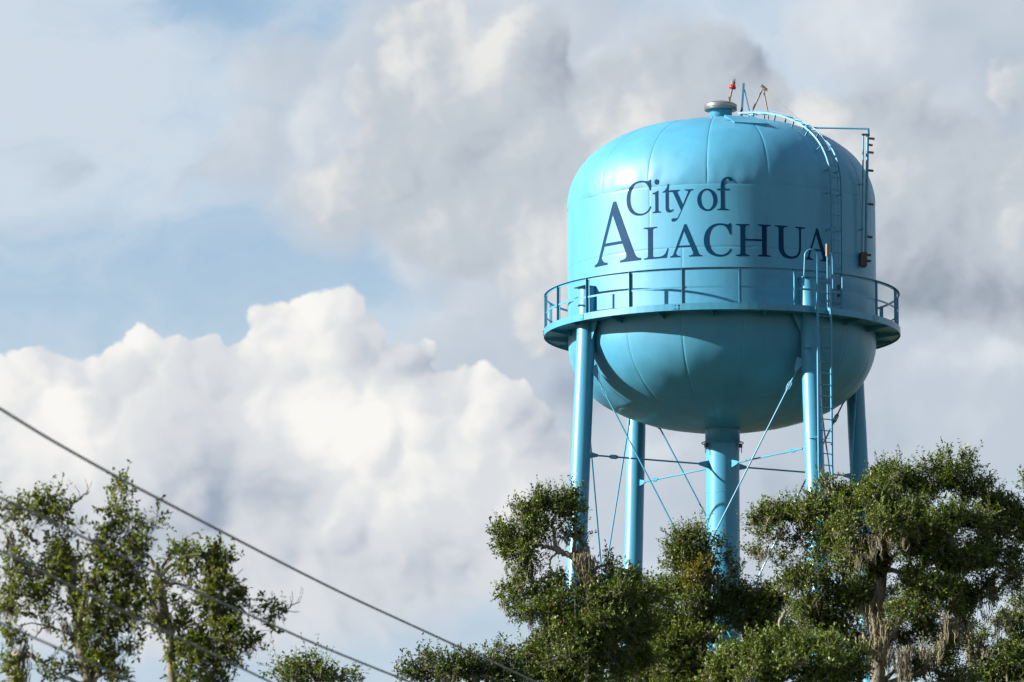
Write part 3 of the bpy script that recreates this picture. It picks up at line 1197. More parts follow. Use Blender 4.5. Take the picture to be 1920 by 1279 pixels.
def lathe_on(b, prof, c, axis, n=20):
    q = Vector((0, 0, 1)).rotation_difference(axis)
    t = MB()
    t.lathe(prof, n)
    b.add([c + q @ Vector(v) for v in t.v], t.f, True)


b = MB()
lathe_on(b, [(0, -0.02), (0.085, -0.02), (0.10, 0.01), (0.10, 0.035), (0.072, 0.06), (0.07, 0.09), (0, 0.09)], p1, ax)
b.build("lamp_base", M_RED, wl)
b = MB()
lathe_on(b, [(0.062, 0.088), (0.07, 0.14), (0.066, 0.2), (0.045, 0.245), (0.0, 0.262)], p1, ax)
b.build("lamp_lens", M_GLASS, wl)
b = MB()
lathe_on(b, [(0.0, 0.09), (0.03, 0.09), (0.034, 0.16), (0.02, 0.19), (0, 0.19)], p1, ax, 10)
b.build("lamp_bulb", M_DARK, wl)

b = MB()                                                      # blue brace frame
b.bar(roof_at(1391, 208, 0.1), roof_at(1394.5, 156, 0.1), 0.06, 0.04, (0, 1, 0))
b.bar(roof_at(1405, 207, 0.1), roof_at(1396, 168, 0.1), 0.03, 0.03, (0, 1, 0))
b.bar(roof_at(1390, 206, 0.1), roof_at(1391, 226, 0.1), 0.06, 0.04, (0, 1, 0))
b.bar(roof_at(1405, 206, 0.1), roof_at(1406, 226, 0.1), 0.03, 0.03, (0, 1, 0))
b.build("brace_frame", M_STEEL, tower)
b = MB()                                                      # weathered A-frame with its pulley tube
b.tube([roof_at(1411, 207, 0.2), roof_at(1430, 166, 0)], 0.022, 8)
b.tube([roof_at(1440, 213, -0.2), roof_at(1431, 166, 0)], 0.022, 8)
b.tube([roof_at(1411, 206.5, 0.2), roof_at(1411, 224, 0.2)], 0.022, 8)
b.tube([roof_at(1440, 212.5, -0.2), roof_at(1440.5, 228, -0.2)], 0.022, 8)
af = b.build("a_frame", M_RUST, tower)
b = MB()
b.tube([roof_at(1427.5, 160.5, 0), roof_at(1438, 169.5, 0)], 0.042, 10)
b.build("pulley_tube", M_RUST, af)
b = MB()
b.tube([roof_at(1438, 170, 0), roof_at(1478, 206, -0.6), roof_at(1513, 236, -1.2)], 0.006, 5)
b.build("guy_wire", M_RUST, af)

# ---- water level gauge hanging off the right side
GA, GR = 61.5, RT + 0.28


def gz(py):
    return zc(py + 46 * GR / RT * math.cos(R(GA)))


gy = pol(GR, GA, 0).y
b = MB()
ha, hb = roof_at(1516, 239.5, gy + 0.3), roof_at(1627, 241.5, gy)
b.tube([ha, hb], 0.024, 8)
b.tube([hb, hb + Vector((0.012, 0, -0.02)), hb + Vector((0.02, 0, -0.20))], 0.036, 8)
gauge = b.build("level_gauge", M_STEEL, tower)
b = MB()
b.box(ha, 0.06, 0.05, 0.05)
b.tube([ha, ha + Vector((0, 0, -0.45))], 0.02, 6)
b.build("pipe_support", M_STEEL, gauge)
for x0, x1, r_ in ((1618.8, 1616.2, 0.021), (1626.8, 1623.4, 0.040)):
    b = MB()
    b.tube([roof_at(x0, 253, gy), roof_at(x1, 480, gy)], r_, 10)
    b.build("gauge_pipe", M_STEEL, gauge)
b = MB()
c = (roof_at(1618, 252.5, gy) + roof_at(1628, 252.5, gy)) / 2
b.box(c, 0.10, 0.05, 0.02)
b.build("pipe_clamp", M_DARK, gauge)
for py, L, mt in ((259.5, .15, M_RUST), (271.5, .10, M_RUST), (285.5, .13, M_RUST), (319.5, .13, M_BROWN), (382.5, .14, M_BROWN), (444, .13, M_BROWN)):
    b = MB()
    xx = 1626.8 - (py - 253) / 227 * 3.4
    p = roof_at(xx + 2.5, py, gy)
    b.bar(p, p + Vector((L, 0.02, -0.012)), 0.05, 0.055)
    b.build("gauge_marker", mt, gauge)
b = MB()
b.box(roof_at(1619.5, 486, gy), 0.085, 0.09, 0.175)
b.box(roof_at(1619, 500, gy), 0.06, 0.06, 0.02)
gb = b.build("gauge_box", M_BROWN, gauge)
for py in (478, 489):
    b = MB()
    p = roof_at(1624, py, gy)
    b.bar(p, p + Vector((0.13, 0.0, -0.01)), 0.05, 0.06)
    b.build("gauge_marker", M_BROWN, gauge)
for py in (345, 430, 486):
    b = MB()
    p = roof_at(1620, py, gy)
    q = Vector((p.x, p.y, 0)).normalized()
    rr_ = RT
    if p.z > Z_KN:
        s_ = ((p.z - Z_KN) / H_ROOF) ** 2.32
        rr_ = RT * (1 - min(1, s_)) ** (1 / 2.32)
    b.bar(p, q * (rr_ - 0.02) + Vector((0, 0, p.z)), 0.03, 0.03)
    b.build("gauge_bracket", M_STEEL, gauge)

# ------------------------------------------------------------------ trees
def leaf_material(name, dark, light, trans):
    m, nt, b = material(name)
    at_ = nt.nodes.new("ShaderNodeAttribute")
    at_.attribute_name = "tint"
    rr = nt.nodes.new("ShaderNodeValToRGB")
    e = rr.color_ramp.elements
    e[0].position, e[1].position = 0.0, 0.93
    e[0].color, e[1].color = (*dark, 1), (*light, 1)
    e2 = e.new(0.985)
    e2.color = (light[0] * 1.5, light[1] * 1.15, light[2] * 0.8, 1)
    e3 = e.new(1.0)
    e3.color = (0.17, 0.075, 0.03, 1)
    nt.links.new(at_.outputs["Fac"], rr.inputs[0])
    nt.links.new(rr.outputs[0], b.inputs["Base Color"])
    b.inputs["Roughness"].default_value = 0.46
    b.inputs["Specular IOR Level"].default_value = 0.22
    tr = nt.nodes.new("ShaderNodeBsdfTranslucent")
    mx = nt.nodes.new("ShaderNodeMix")
    mx.data_type = 'RGBA'
    mx.blend_type = 'MULTIPLY'
    mx.inputs[0].default_value = 1.0
    nt.links.new(rr.outputs[0], mx.inputs[6])
    mx.inputs[7].default_value = (1.5, 1.4, 0.5, 1)
    nt.links.new(mx.outputs[2], tr.inputs["Color"])
    ms = nt.nodes.new("ShaderNodeMixShader")
    ms.inputs[0].default_value = trans
    out = nt.nodes["Material Output"]
    nt.links.new(b.outputs[0], ms.inputs[1])
    nt.links.new(tr.outputs[0], ms.inputs[2])
    nt.links.new(ms.outputs[0], out.inputs["Surface"])
    return m


M_LEAF = leaf_material("oak_leaf", (0.019, 0.047, 0.008), (0.116, 0.150, 0.020), 0.20)
M_LEAF_NEAR = leaf_material("oak_leaf_bright", (0.030, 0.058, 0.009), (0.145, 0.172, 0.024), 0.30)
M_LEAF_COOL = leaf_material("oak_leaf_cool", (0.028, 0.050, 0.018), (0.090, 0.122, 0.036), 0.20)
M_LEAF_YEL = leaf_material("oak_leaf_yellowing", (0.060, 0.062, 0.010), (0.155, 0.135, 0.022), 0.30)


def bark_material():
    m, nt, b = material("oak_bark")
    tc = nt.nodes.new("ShaderNodeTexCoord")
    mp = nt.nodes.new("ShaderNodeMapping")
    mp.inputs["Scale"].default_value = (9, 9, 2)
    n = nt.nodes.new("ShaderNodeTexNoise")
    n.inputs["Scale"].default_value = 1.6
    n.inputs["Detail"].default_value = 8
    n.inputs["Roughness"].default_value = 0.65
    rr = nt.nodes.new("ShaderNodeValToRGB")
    rr.color_ramp.elements[0].position = 0.32
    rr.color_ramp.elements[1].position = 0.68
    rr.color_ramp.elements[0].color = (0.05, 0.042, 0.032, 1)
    rr.color_ramp.elements[1].color = (0.25, 0.215, 0.155, 1)
    nt.links.new(tc.outputs["Object"], mp.inputs[0])
    nt.links.new(mp.outputs[0], n.inputs["Vector"])
    nt.links.new(n.outputs["Fac"], rr.inputs[0])
    nt.links.new(rr.outputs[0], b.inputs["Base Color"])
    bp = nt.nodes.new("ShaderNodeBump")
    bp.inputs["Strength"].default_value = 0.8
    bp.inputs["Distance"].default_value = 0.03
    nt.links.new(n.outputs["Fac"], bp.inputs["Height"])
    nt.links.new(bp.outputs[0], b.inputs["Normal"])
    b.inputs["Roughness"].default_value = 0.85
    return m


M_BARK = bark_material()
M_MOSS, _nt, _b = material("spanish_moss")
_at = _nt.nodes.new("ShaderNodeAttribute")
_at.attribute_name = "tint"
_rr = _nt.nodes.new("ShaderNodeValToRGB")
_rr.color_ramp.elements[0].color = (0.10, 0.085, 0.052, 1)
_rr.color_ramp.elements[1].color = (0.20, 0.172, 0.105, 1)
_nt.links.new(_at.outputs["Fac"], _rr.inputs[0])
_nt.links.new(_rr.outputs[0], _b.inputs["Base Color"])
_b.inputs["Roughness"].default_value = 0.9


def np_mesh(name, v, quads, tint, mat, parent, tris=False):
    """mesh straight from arrays: v (n,3), faces (m,4), one tint per face"""
    me = bpy.data.meshes.new(name)
    m, k = quads.shape
    me.vertices.add(len(v))
    me.vertices.foreach_set("co", v.astype(np.float32).ravel())
    me.loops.add(m * k)
    me.loops.foreach_set("vertex_index", quads.astype(np.int32).ravel())
    me.polygons.add(m)
    me.polygons.foreach_set("loop_start", np.arange(0, m * k, k, dtype=np.int32))
    me.update(calc_edges=True)
    a = me.attributes.new("tint", 'FLOAT', 'FACE')
    a.data.foreach_set("value", tint.astype(np.float32))
    me.materials.append(mat)
    return link(name, me, parent)


def unit(a):
    return a / np.maximum(np.linalg.norm(a, axis=-1, keepdims=True), 1e-9)


def sprigs(rng, clumps, dens, leaf, n_leaf=10, slen=0.30):
    """leaf quads on short twigs that fill the shells of the clumps"""
    O, D, Lh, sub, TB = [], [], [], [], []
    for c, r, df in clumps:
        r = np.array(r)
        if r.min() > 0.12:                                     # a clump is a loose bunch of smaller sprays
            m = int(rng.integers(6, 10))
            for _ in range(m):
                u = unit(rng.normal(size=3))
                f = rng.uniform(0.25, 0.95)
                rr = r * rng.uniform(0.28, 0.50) * np.array([1.1, 1.1, 0.72])
                sub.append((np.array(c) + u * r * f, rr, df * rng.uniform(0.45, 1.3)))
        else:
            sub.append((np.array(c), r, df))
    for c, r, df in sub:
        area = 4 * math.pi * ((r[0] * r[1]) ** 1.6 / 3 + (r[0] * r[2]) ** 1.6 / 3 + (r[1] * r[2]) ** 1.6 / 3) ** (1 / 1.6)
        n = max(4, int(dens * df * area))
        u = unit(rng.normal(size=(n, 3)))
        TB.append(np.full((n, 1), rng.uniform(0, 0.42)))
        rad = rng.uniform(0.08, 1.0, (n, 1)) ** 0.42
        wob = 1 + 0.22 * np.sin(u[:, :1] * 5 + c[0]) * np.cos(u[:, 2:] * 4 + c[2]) + rng.normal(0, 0.13, (n, 1))
        O.append(np.array(c) + u * rad * r * wob)
        D.append(unit(u * 0.75 + np.array([0, 0, 0.42]) + rng.normal(0, 0.55, (n, 3))))
        Lh.append(slen * rng.uniform(0.5, 1.5, (n, 1)))
        sh = (rng.uniform(size=n) < 0.15) & (u[:, 2] > -0.1)          # odd long shoots stand out of the crown
        D[-1][sh] = unit(D[-1][sh] * 0.5 + np.array([0, 0, 0.8]))
        Lh[-1][sh] *= rng.uniform(1.2, 1.9, (int(sh.sum()), 1))
        Lh[-1] = np.minimum(Lh[-1], 0.46)
    O, D, Lh = np.concatenate(O), np.concatenate(D), np.concatenate(Lh)
    n = len(O)
    t = np.tile(np.linspace(0.1, 1.0, n_leaf)[None, :, None], (n, 1, 1)) + rng.uniform(-.05, .05, (n, n_leaf, 1))
    base = O[:, None, :] + D[:, None, :] * Lh[:, None, :] * t
    side = unit(rng.normal(size=(n, n_leaf, 3)))
    ld = unit(D[:, None, :] * 0.55 + side * 0.95 + np.array([0, 0, 0.05]))
    up = unit(np.array([0, 0, 0.9]) + rng.normal(0, 0.75, (n, n_leaf, 3)))
    wv = unit(np.cross(ld, up))
    nv = np.cross(wv, ld)
    ln = leaf * rng.uniform(0.65, 1.25, (n, n_leaf, 1))
    wd = ln * rng.uniform(0.20, 0.28, (n, n_leaf, 1))
    a = base
    m = base + ld * ln * 0.5
    tip = base + ld * ln - nv * ln * 0.08
    v = np.stack([a, m + wv * wd + nv * ln * 0.07, tip, m - wv * wd + nv * ln * 0.07], axis=2).reshape(-1, 3)
    q = np.arange(len(v)).reshape(-1, 4)
    tw = np.concatenate(TB) + rng.uniform(0, 1, (n, 1)) * 0.22
    tint = np.clip(tw + rng.uniform(0, 0.36, (n, n_leaf)), 0, 0.97)
    tint[rng.uniform(size=tint.shape) < 0.012] = 0.985
    tint[rng.uniform(size=tint.shape) < 0.004] = 1.0
    return v, q, tint.ravel(), O, D, Lh


def moss(rng, spots_):
    """hanging strands: (anchor, spread, length, count)"""
    V, Q, T = [], [], []
    o = 0
    for c, sp, L, n in spots_:
        for j in range(n):
            if j % 14 == 0:                                    # a new tuft
                tc = np.array(c) + rng.normal(0, 1, 3) * np.array([sp, sp * 0.7, sp * 0.45])
                tl = L * rng.uniform(0.5, 1.35)
                tip = rng.normal(0, 0.05, 2)
            p0 = tc + rng.normal(0, 1, 3) * np.array([0.055, 0.055, 0.03])
            ll = tl * rng.uniform(0.4, 1.0)
            k = 7
            w0 = rng.uniform(0.003, 0.010)
            ang = rng.uniform(0, math.pi)
            wv = np.array([math.cos(ang), math.sin(ang), 0])
            tt = rng.uniform(0, 1)
            for i in range(k + 1):
                f = i / k
                w = w0 * (0.7 + 0.9 * f) * (1 - f) ** 0.5 + 0.002
                p = p0 + (tc - p0) * np.array([1, 1, 0]) * (f * 0.6) + np.array([tip[0] * f, tip[1] * f, -ll * f])
                p = p + rng.normal(0, 0.014, 3)
                V += [p - wv * w, p + wv * w]
            for i in range(k):
                Q.append((o + 2 * i, o + 2 * i + 1, o + 2 * i + 3, o + 2 * i + 2))
                T.append(tt)
            o += 2 * (k + 1)
    return np.array(V), np.array(Q), np.array(T)


def wiggle(rng, a, b, n, amp):
    """bent limb from a to b"""
    a, b = Vector(a), Vector(b)
    L = (b - a).length
    pts = [a]
    off = Vector((0, 0, 0))
    for i in range(1, n):
        f = i / n
        off += Vector(rng.normal(0, amp * L / n, 3).tolist())
        pts.append(a.lerp(b, f) + off * math.sin(math.pi * f) + Vector((0, 0, L * 0.10 * math.sin(math.pi * f))))
    pts.append(b)
    return pts


def curvy(pts, rads, rng, amp=0.02):
    """surveyed limb points drawn out into a crooked, tapering curve"""
    P, Q = [], []
    n = len(pts)
    for i in range(n - 1):
        p0, p1, p2, p3 = pts[max(i - 1, 0)], pts[i], pts[i + 1], pts[min(i + 2, n - 1)]
        for k in range(5):
            t = k / 5
            P.append(0.5 * ((2 * p1) + (p2 - p0) * t + (2 * p0 - 5 * p1 + 4 * p2 - p3) * t * t + (3 * p1 - p0 - 3 * p2 + p3) * t ** 3)
                     + Vector(rng.normal(0, amp, 3).tolist()) * (0 if i == 0 and k == 0 else 1))
            Q.append((rads[i] + (rads[i + 1] - rads[i]) * t) * rng.uniform(0.9, 1.1))
    return P + [pts[-1]], Q + [rads[-1]]


def oak(label, seed, Y, trunk_px, clumps_px, leaf=0.073, dens=112.0, mat=None, moss_px=(), bare_px=(), low=(),
        trunk_r=0.32, group=None, slen=0.24, n_leaf=10, yellow_px=(), limb_px=()):
    """trunk_px: (px, py, dY) from the top of the trunk down; clumps_px: (px, py, dY, rx, ry[, density]) in photo pixels"""
    rng = np.random.default_rng(seed)
    sc = FPX / (Y * 1.0)
    top = [at(px, py, Y + dy) for px, py, dy in trunk_px]
    foot = Vector((top[-1].x + (top[-1].x - top[0].x) * 0.15, top[-1].y, 0))
    root = empty("oak_tree", foot)
    tag(root, label, "tree", group)
    T = lambda p: Vector(p) - foot

    def ell(lst):
        out = []
        for q in lst:
            px, py, dy, rx, ry = q[:5]
            c = T(at(px, py, Y + dy))
            out.append((tuple(c), (1.02 * rx / sc, 1.0 * rx / sc, 1.02 * ry / sc), q[5] if len(q) > 5 else 1.0))
        return out
    cl = ell(clumps_px)
    lowc = [(tuple(T(Vector(c))), r, d) for c, r, d in low]
    # trunk down to the ground
    tp = [T(p) for p in top]
    nseg = 7
    for i in range(1, nseg + 1):
        f = i / nseg
        tp.append(T(top[-1].lerp(foot, f)) + Vector((0.12 * math.sin(5 * f + seed), 0.1 * math.sin(4 * f), 0)) * (1 - f))
    h = [max(0.0, p.z) for p in tp]
    rad = [trunk_r * (0.28 + 0.72 * (1 - hh / max(h)) ** 0.8) for hh in h]
    rad[-1] *= 1.5
    b = MB()
    b.tube(tp, rad, 12)
    trunk = b.build("trunk", M_BARK, root)
    # limbs from the trunk to every clump
    nodes = list(zip(tp, rad))
    limbs = []
    order = sorted(cl, key=lambda q: min((Vector(q[0]) - t[0]).length for t in nodes))
    for c, r, _ in order:
        c = Vector(c)
        best = None
        for p, rr in nodes:
            d = (p - c).length + max(0.0, p.z - c.z + 0.25) * 1.6
            if best is None or d < best[0]:
                best = (d, p, rr)
        _, p, rr = best
        if (p - c).length < 0.05:
            continue
        r0 = min(rr * 0.72, 0.035 + 0.028 * (p - c).length)
        pts = wiggle(rng, p, c, 5, 0.30)
        rads = [r0 * (1 - 0.62 * i / 5) for i in range(6)]
        limbs.append((pts, rads))
        nodes += list(zip(pts[2:], rads[2:]))
        for _k in range(7):                                    # twigs to the skin of the clump
            u = Vector(rng.normal(size=3).tolist()).normalized()
            u.z = abs(u.z) * 0.8 + u.z * 0.2
            e = c + Vector((u.x * r[0], u.y * r[1], u.z * r[2])) * 0.95
            limbs.append((wiggle(rng, c.lerp(p, 0.12), e, 4, 0.35), [rads[-1] * f for f in (0.75, 0.6, 0.45, 0.3, 0.15)]))
    for c, r, _ in lowc:
        c = Vector(c)
        p, rr = min(nodes[:len(tp)], key=lambda q: (q[0] - c).length + max(0, q[0].z - c.z) * 0.8)
        limbs.append((wiggle(rng, p, c, 5, 0.25), [rr * 0.5 * (1 - 0.6 * i / 5) for i in range(6)]))
    for ch in limb_px:                                         # limbs the photograph shows bare of leaves
        pts = [T(at(px, py, Y + dy)) for px, py, dy, _ in ch]
        limbs.append(curvy(pts, [q[3] * 0.9 for q in ch], rng))
    b = MB()
    for pts, rads in limbs:
        b.tube(pts, rads, 6)
    tag(b.build("branches", M_BARK, root), kind="stuff")
    for ch in bare_px:
        b = MB()
        pts = [T(at(px, py, Y + dy)) for px, py, dy, _ in ch]
        b.tube(*curvy(pts, [q[3] for q in ch], rng, 0.012), 7)
        for i in range(len(pts) - 1):
            for s in range(2):
                q = pts[i].lerp(pts[i + 1], rng.uniform(0.4, 1.0))
                d = Vector((rng.normal(0, .12), rng.normal(0, .1), rng.uniform(0.05, .26)))
                b.tube([q, q + d * 0.5 + Vector((0.02, 0, 0)), q + d], [ch[i][3] * 0.4, ch[i][3] * 0.3, 0.004], 5)
        b.build("bare_branch", M_BARK, root)
    # foliage
    v, q, t, O, D, L = sprigs(rng, cl, dens, leaf, n_leaf, slen)
    if lowc:
        v2, q2, t2, *_ = sprigs(rng, lowc, dens * 0.14, leaf * 1.9, n_leaf, slen * 1.6)
        v, q, t = np.concatenate([v, v2]), np.concatenate([q, q2 + len(v)]), np.concatenate([t, t2])
    np_mesh("crown", v, q, t, mat or M_LEAF, root)
    if yellow_px:
        v, q, t, *_ = sprigs(rng, ell(yellow_px), dens * 0.8, leaf, n_leaf, slen)
        np_mesh("yellowing_leaves", v, q, t, M_LEAF_YEL, root)
    # the wood of the twigs themselves
    k = min(len(O), 14000)
    idx = np.argsort(-L[:, 0])[:k]                              # the long shoots show their wood
    O, D, L = O[idx], D[idx], L[idx]
    sd = unit(np.cross(D, rng.normal(size=D.shape)))
    w = 0.005
    back = O - D * 0.18
    vv = np.stack([back - sd * w, back + sd * w, O + D * L + sd * w * 0.4, O + D * L - sd * w * 0.4], axis=1).reshape(-1, 3)
    tag(np_mesh("twigs", vv, np.arange(len(vv)).reshape(-1, 4), np.zeros(k), M_BARK, root), kind="stuff")
    if moss_px:
        sp = [(tuple(T(at(px, py, Y + dy))), s_, L_, int(n_ * 2.0)) for px, py, dy, s_, L_, n_ in moss_px]
        v, q, t = moss(rng, sp)
        tag(np_mesh("spanish_moss", v, q, t, M_MOSS, root), kind="stuff")
    return root


def under(px, Y, zs, spread, r):
    """the lower crown below the frame, so the tree stands whole from any side"""
    x = at(px, 1279, Y).x
    out = []
    for i, z in enumerate(list(zs) + [zs[-1] - (zs[0] - zs[-1])]):
        for k in range(6):
            a = k * 1.05 + i * 0.6
            q = spread * (1.0 + 0.25 * math.sin(k * 2.3 + i))
            out.append(((x + q * math.cos(a), Y + q * math.sin(a), z - 1.1 + 0.3 * math.sin(k * 1.7)), (r, r, r * 0.7), 1.0))
        out.append(((x, Y + 0.6, z - 0.2), (r * 0.8, r * 0.8, r * 0.5), 0.8))
    return out


GRP = "live oaks along the bottom of the view"
# the big oak in front of the tower's right side
big = [(1445, 968, 0, 34, 24), (1490, 960, 0, 38, 28), (1535, 965, -.5, 40, 34), (1412, 985, 0, 16, 14, .7), (1440, 1005, 0, 26, 14, .5),
       (1478, 1010, 0, 28, 18, .6), (1415, 1040, .3, 16, 14, .3), (1462, 1045, 0, 22, 16, .35),
       (1548, 905, 0, 16, 14, .35), (1580, 925, 0, 30, 20, .7), (1610, 935, 0, 40, 28), (1645, 905, .2, 34, 30), (1690, 900, 0, 36, 32),
       (1650, 945, -.6, 45, 34), (1735, 905, 0, 34, 36), (1765, 872, .2, 22, 26, .9), (1785, 905, 0, 34, 36), (1815, 872, .3, 16, 26, .9),
       (1822, 915, .2, 28, 36), (1850, 950, .4, 34, 30), (1600, 985, -.8, 60, 42), (1670, 985, -1.0, 56, 46), (1735, 965, -.8, 56, 46),
       (1800, 975, -.4, 56, 46), (1865, 985, .3, 44, 36), (1905, 985, .6, 34, 36), (1545, 1020, -.2, 44, 34), (1600, 1045, -.9, 52, 36),
       (1530, 1075, -.3, 48, 36), (1480, 1090, 0, 30, 26, .8), (1655, 1060, -.2, 34, 26), (1745, 1025, -.9, 50, 40), (1805, 1050, -.5, 52, 44),
       (1870, 1045, .2, 44, 40), (1900, 1080, .4, 30, 34, .8), (1520, 1130, -.1, 54, 34), (1590, 1115, .1, 56, 36), (1560, 1170, .3, 50, 30),
       (1720, 1095, -.8, 40, 34), (1755, 1120, -1.0, 44, 36), (1700, 1140, -.9, 34, 28), (1800, 1115, -.2, 44, 30), (1850, 1100, 0, 32, 26, .8),
       (1690, 1190, .3, 34, 30, .8), (1745, 1175, -.2, 36, 26), (1600, 1215, .8, 44, 36), (1650, 1235, 1.2, 30, 30, .7), (1770, 1225, -.2, 46, 36),
       (1790, 1275, 0, 46, 30), (1720, 1260, .8, 26, 30, .7), (1640, 1120, 1.2, 60, 44), (1700, 1030, 1.3, 60, 40, .8), (1790, 1180, 1.0, 40, 40, .7)]
oak("big bushy live oak with a mossy pale trunk standing before the tower's right legs", 7, 125.0,
    [(1660, 1000, 0), (1655, 1050, 0), (1650, 1110, -.1), (1646, 1165, -.1), (1648, 1225, -.1), (1645, 1290, 0)], big, trunk_r=0.36,
    moss_px=[(1650, 1005, -1.6, .20, .45, 60), (1695, 998, -1.7, .22, .35, 45), (1625, 1040, -1.5, .12, .35, 28), (1640, 1130, -.35, .13, .7, 70), (1655, 1160, -.35, .14, .8, 80),
             (1652, 1200, -.38, .16, .7, 70), (1690, 1225, -.5, .22, .7, 90), (1740, 1210, -.9, .3, .5, 70), (1800, 1165, -.9, .25, .55, 70),
             (1835, 1110, -.2, .25, .5, 60), (1490, 1000, -.3, .3, .25, 40), (1438, 1035, -.1, .1, .35, 30), (1860, 1150, -.2, .2, .4, 40)],
    limb_px=[[(1655, 1060, -.3, .08), (1690, 1075, -.6, .05), (1706, 1050, -.8, .035), (1690, 1020, -.9, .02)],
             [(1650, 1215, -.3, .11), (1672, 1190, -.4, .08), (1690, 1162, -.4, .06), (1704, 1140, -.2, .03)],
             [(1648, 1240, -.2, .10), (1630, 1215, -.4, .07), (1622, 1195, -.4, .045), (1610, 1170, -.2, .02)],
             [(1598, 1040, -1.1, .04), (1604, 1005, -1.3, .035), (1622, 985, -1.35, .03), (1640, 968, -1.4, .02)],
             [(1563, 960, -.3, .05), (1566, 930, -.3, .04), (1560, 905, -.3, .03)]],
    bare_px=[[(1535, 950, -.3, .045), (1525, 930, -.3, .035), (1503, 917, -.3, .02)],
             [(1466, 1190, -1.0, .04), (1464, 1165, -1.0, .045), (1472, 1145, -1.0, .04)],
             [(1555, 925, -.2, .03), (1545, 898, -.2, .02), (1538, 885, -.2, .01)]],
    low=under(1650, 125, (12.0, 10.0), 2.4, 1.9), group=GRP)

# low bright oak in front, bottom centre right
oak("low sunlit oak crown at the lower edge between centre and big mossy oak", 12, 112.0,
    [(1450, 1262, 0), (1452, 1300, 0)],
    [(1380, 1240, 0, 40, 26), (1430, 1222, 0, 44, 26), (1480, 1210, 0, 44, 26), (1530, 1218, 0, 44, 28), (1580, 1232, 0, 36, 28), (1350, 1268, 0, 36, 22),
     (1410, 1262, -.5, 50, 30), (1470, 1255, -.6, 50, 34), (1540, 1262, -.5, 50, 32), (1600, 1270, -.1, 34, 24), (1360, 1225, .5, 26, 16, .6)],
    trunk_r=0.26, low=under(1460, 112, (9.8, 8.2), 1.8, 1.7), group=GRP, leaf=0.08)

# centre oak with the yellowing clump, partly hiding the riser
oak("slender oak with a yellowing clump partly hiding the tower's central riser", 21, 128.0,
    [(1330, 1085, 0), (1325, 1140, 0), (1318, 1200, 0), (1315, 1290, 0)],
    [(1285, 1010, 0, 26, 22, .8), (1308, 1000, 0, 22, 18, .8), (1272, 1035, 0, 28, 26), (1300, 1040, 0, 34, 30), (1262, 1062, 0, 24, 18, .6), (1345, 1022, 0, 16, 14, .35),
     (1364, 1050, .2, 14, 16, .3), (1336, 1055, .2, 18, 18, .45), (1300, 1090, 0, 40, 30), (1250, 1110, 0, 36, 30), (1360, 1105, .2, 22, 22, .5), (1380, 1075, .2, 14, 16, .35),
     (1285, 1135, -.3, 50, 36), (1345, 1140, 0, 44, 32), (1235, 1165, 0, 44, 34), (1390, 1120, .2, 30, 28, .8), (1430, 1125, .2, 34, 28), (1460, 1120, .2, 20, 22, .7),
     (1410, 1160, .1, 44, 30), (1440, 1190, .3, 44, 30), (1300, 1190, -.4, 54, 34), (1345, 1190, 0, 30, 30, .7), (1250, 1215, -.4, 50, 36), (1310, 1240, -.4, 44, 34),
     (1270, 1265, -.3, 60, 34), (1345, 1250, .4, 18, 30, .5), (1425, 1215, .3, 34, 26)],
    trunk_r=0.24, yellow_px=[(1312, 1060, -.55, 20, 18, .9), (1300, 1085, -.6, 14, 16, .7), (1290, 1105, -.6, 10, 10, .5)],
    moss_px=[(1340, 1080, -.2, .12, .5, 40), (1370, 1195, 0, .15, .5, 50), (1395, 1185, .1, .06, .5, 20), (1300, 1215, -.5, .3, .35, 40)],
    bare_px=[[(1362, 1105, -.1, .035), (1366, 1080, -.1, .03), (1372, 1062, -.1, .015)]],
    low=under(1310, 128, (12.2, 10.4), 2.0, 1.8), group=GRP)

# dark oak standing back between them
oak("shaded oak seen through the gap between the broad oak and the slender one", 91, 137.0,
    [(1225, 1180, 0), (1226, 1230, 0), (1228, 1300, 0)],
    [(1215, 1160, 0, 34, 26), (1200, 1195, 0, 40, 30), (1245, 1200, 0, 44, 30), (1220, 1240, 0, 46, 30), (1280, 1235, 0, 44, 30), (1190, 1270, 0, 46, 26), (1250, 1272, 0, 50, 26),
     (1310, 1270, 0, 40, 24), (1290, 1190, 0, 34, 26, .8), (1425, 1180, 0, 34, 22, .8), (1455, 1165, 0, 30, 22, .8), (1420, 1235, 0, 40, 26, .8), (1480, 1190, 0, 34, 24, .8)],
    trunk_r=0.26, low=under(1240, 137, (12.6, 10.8), 2.0, 1.8), group=GRP)

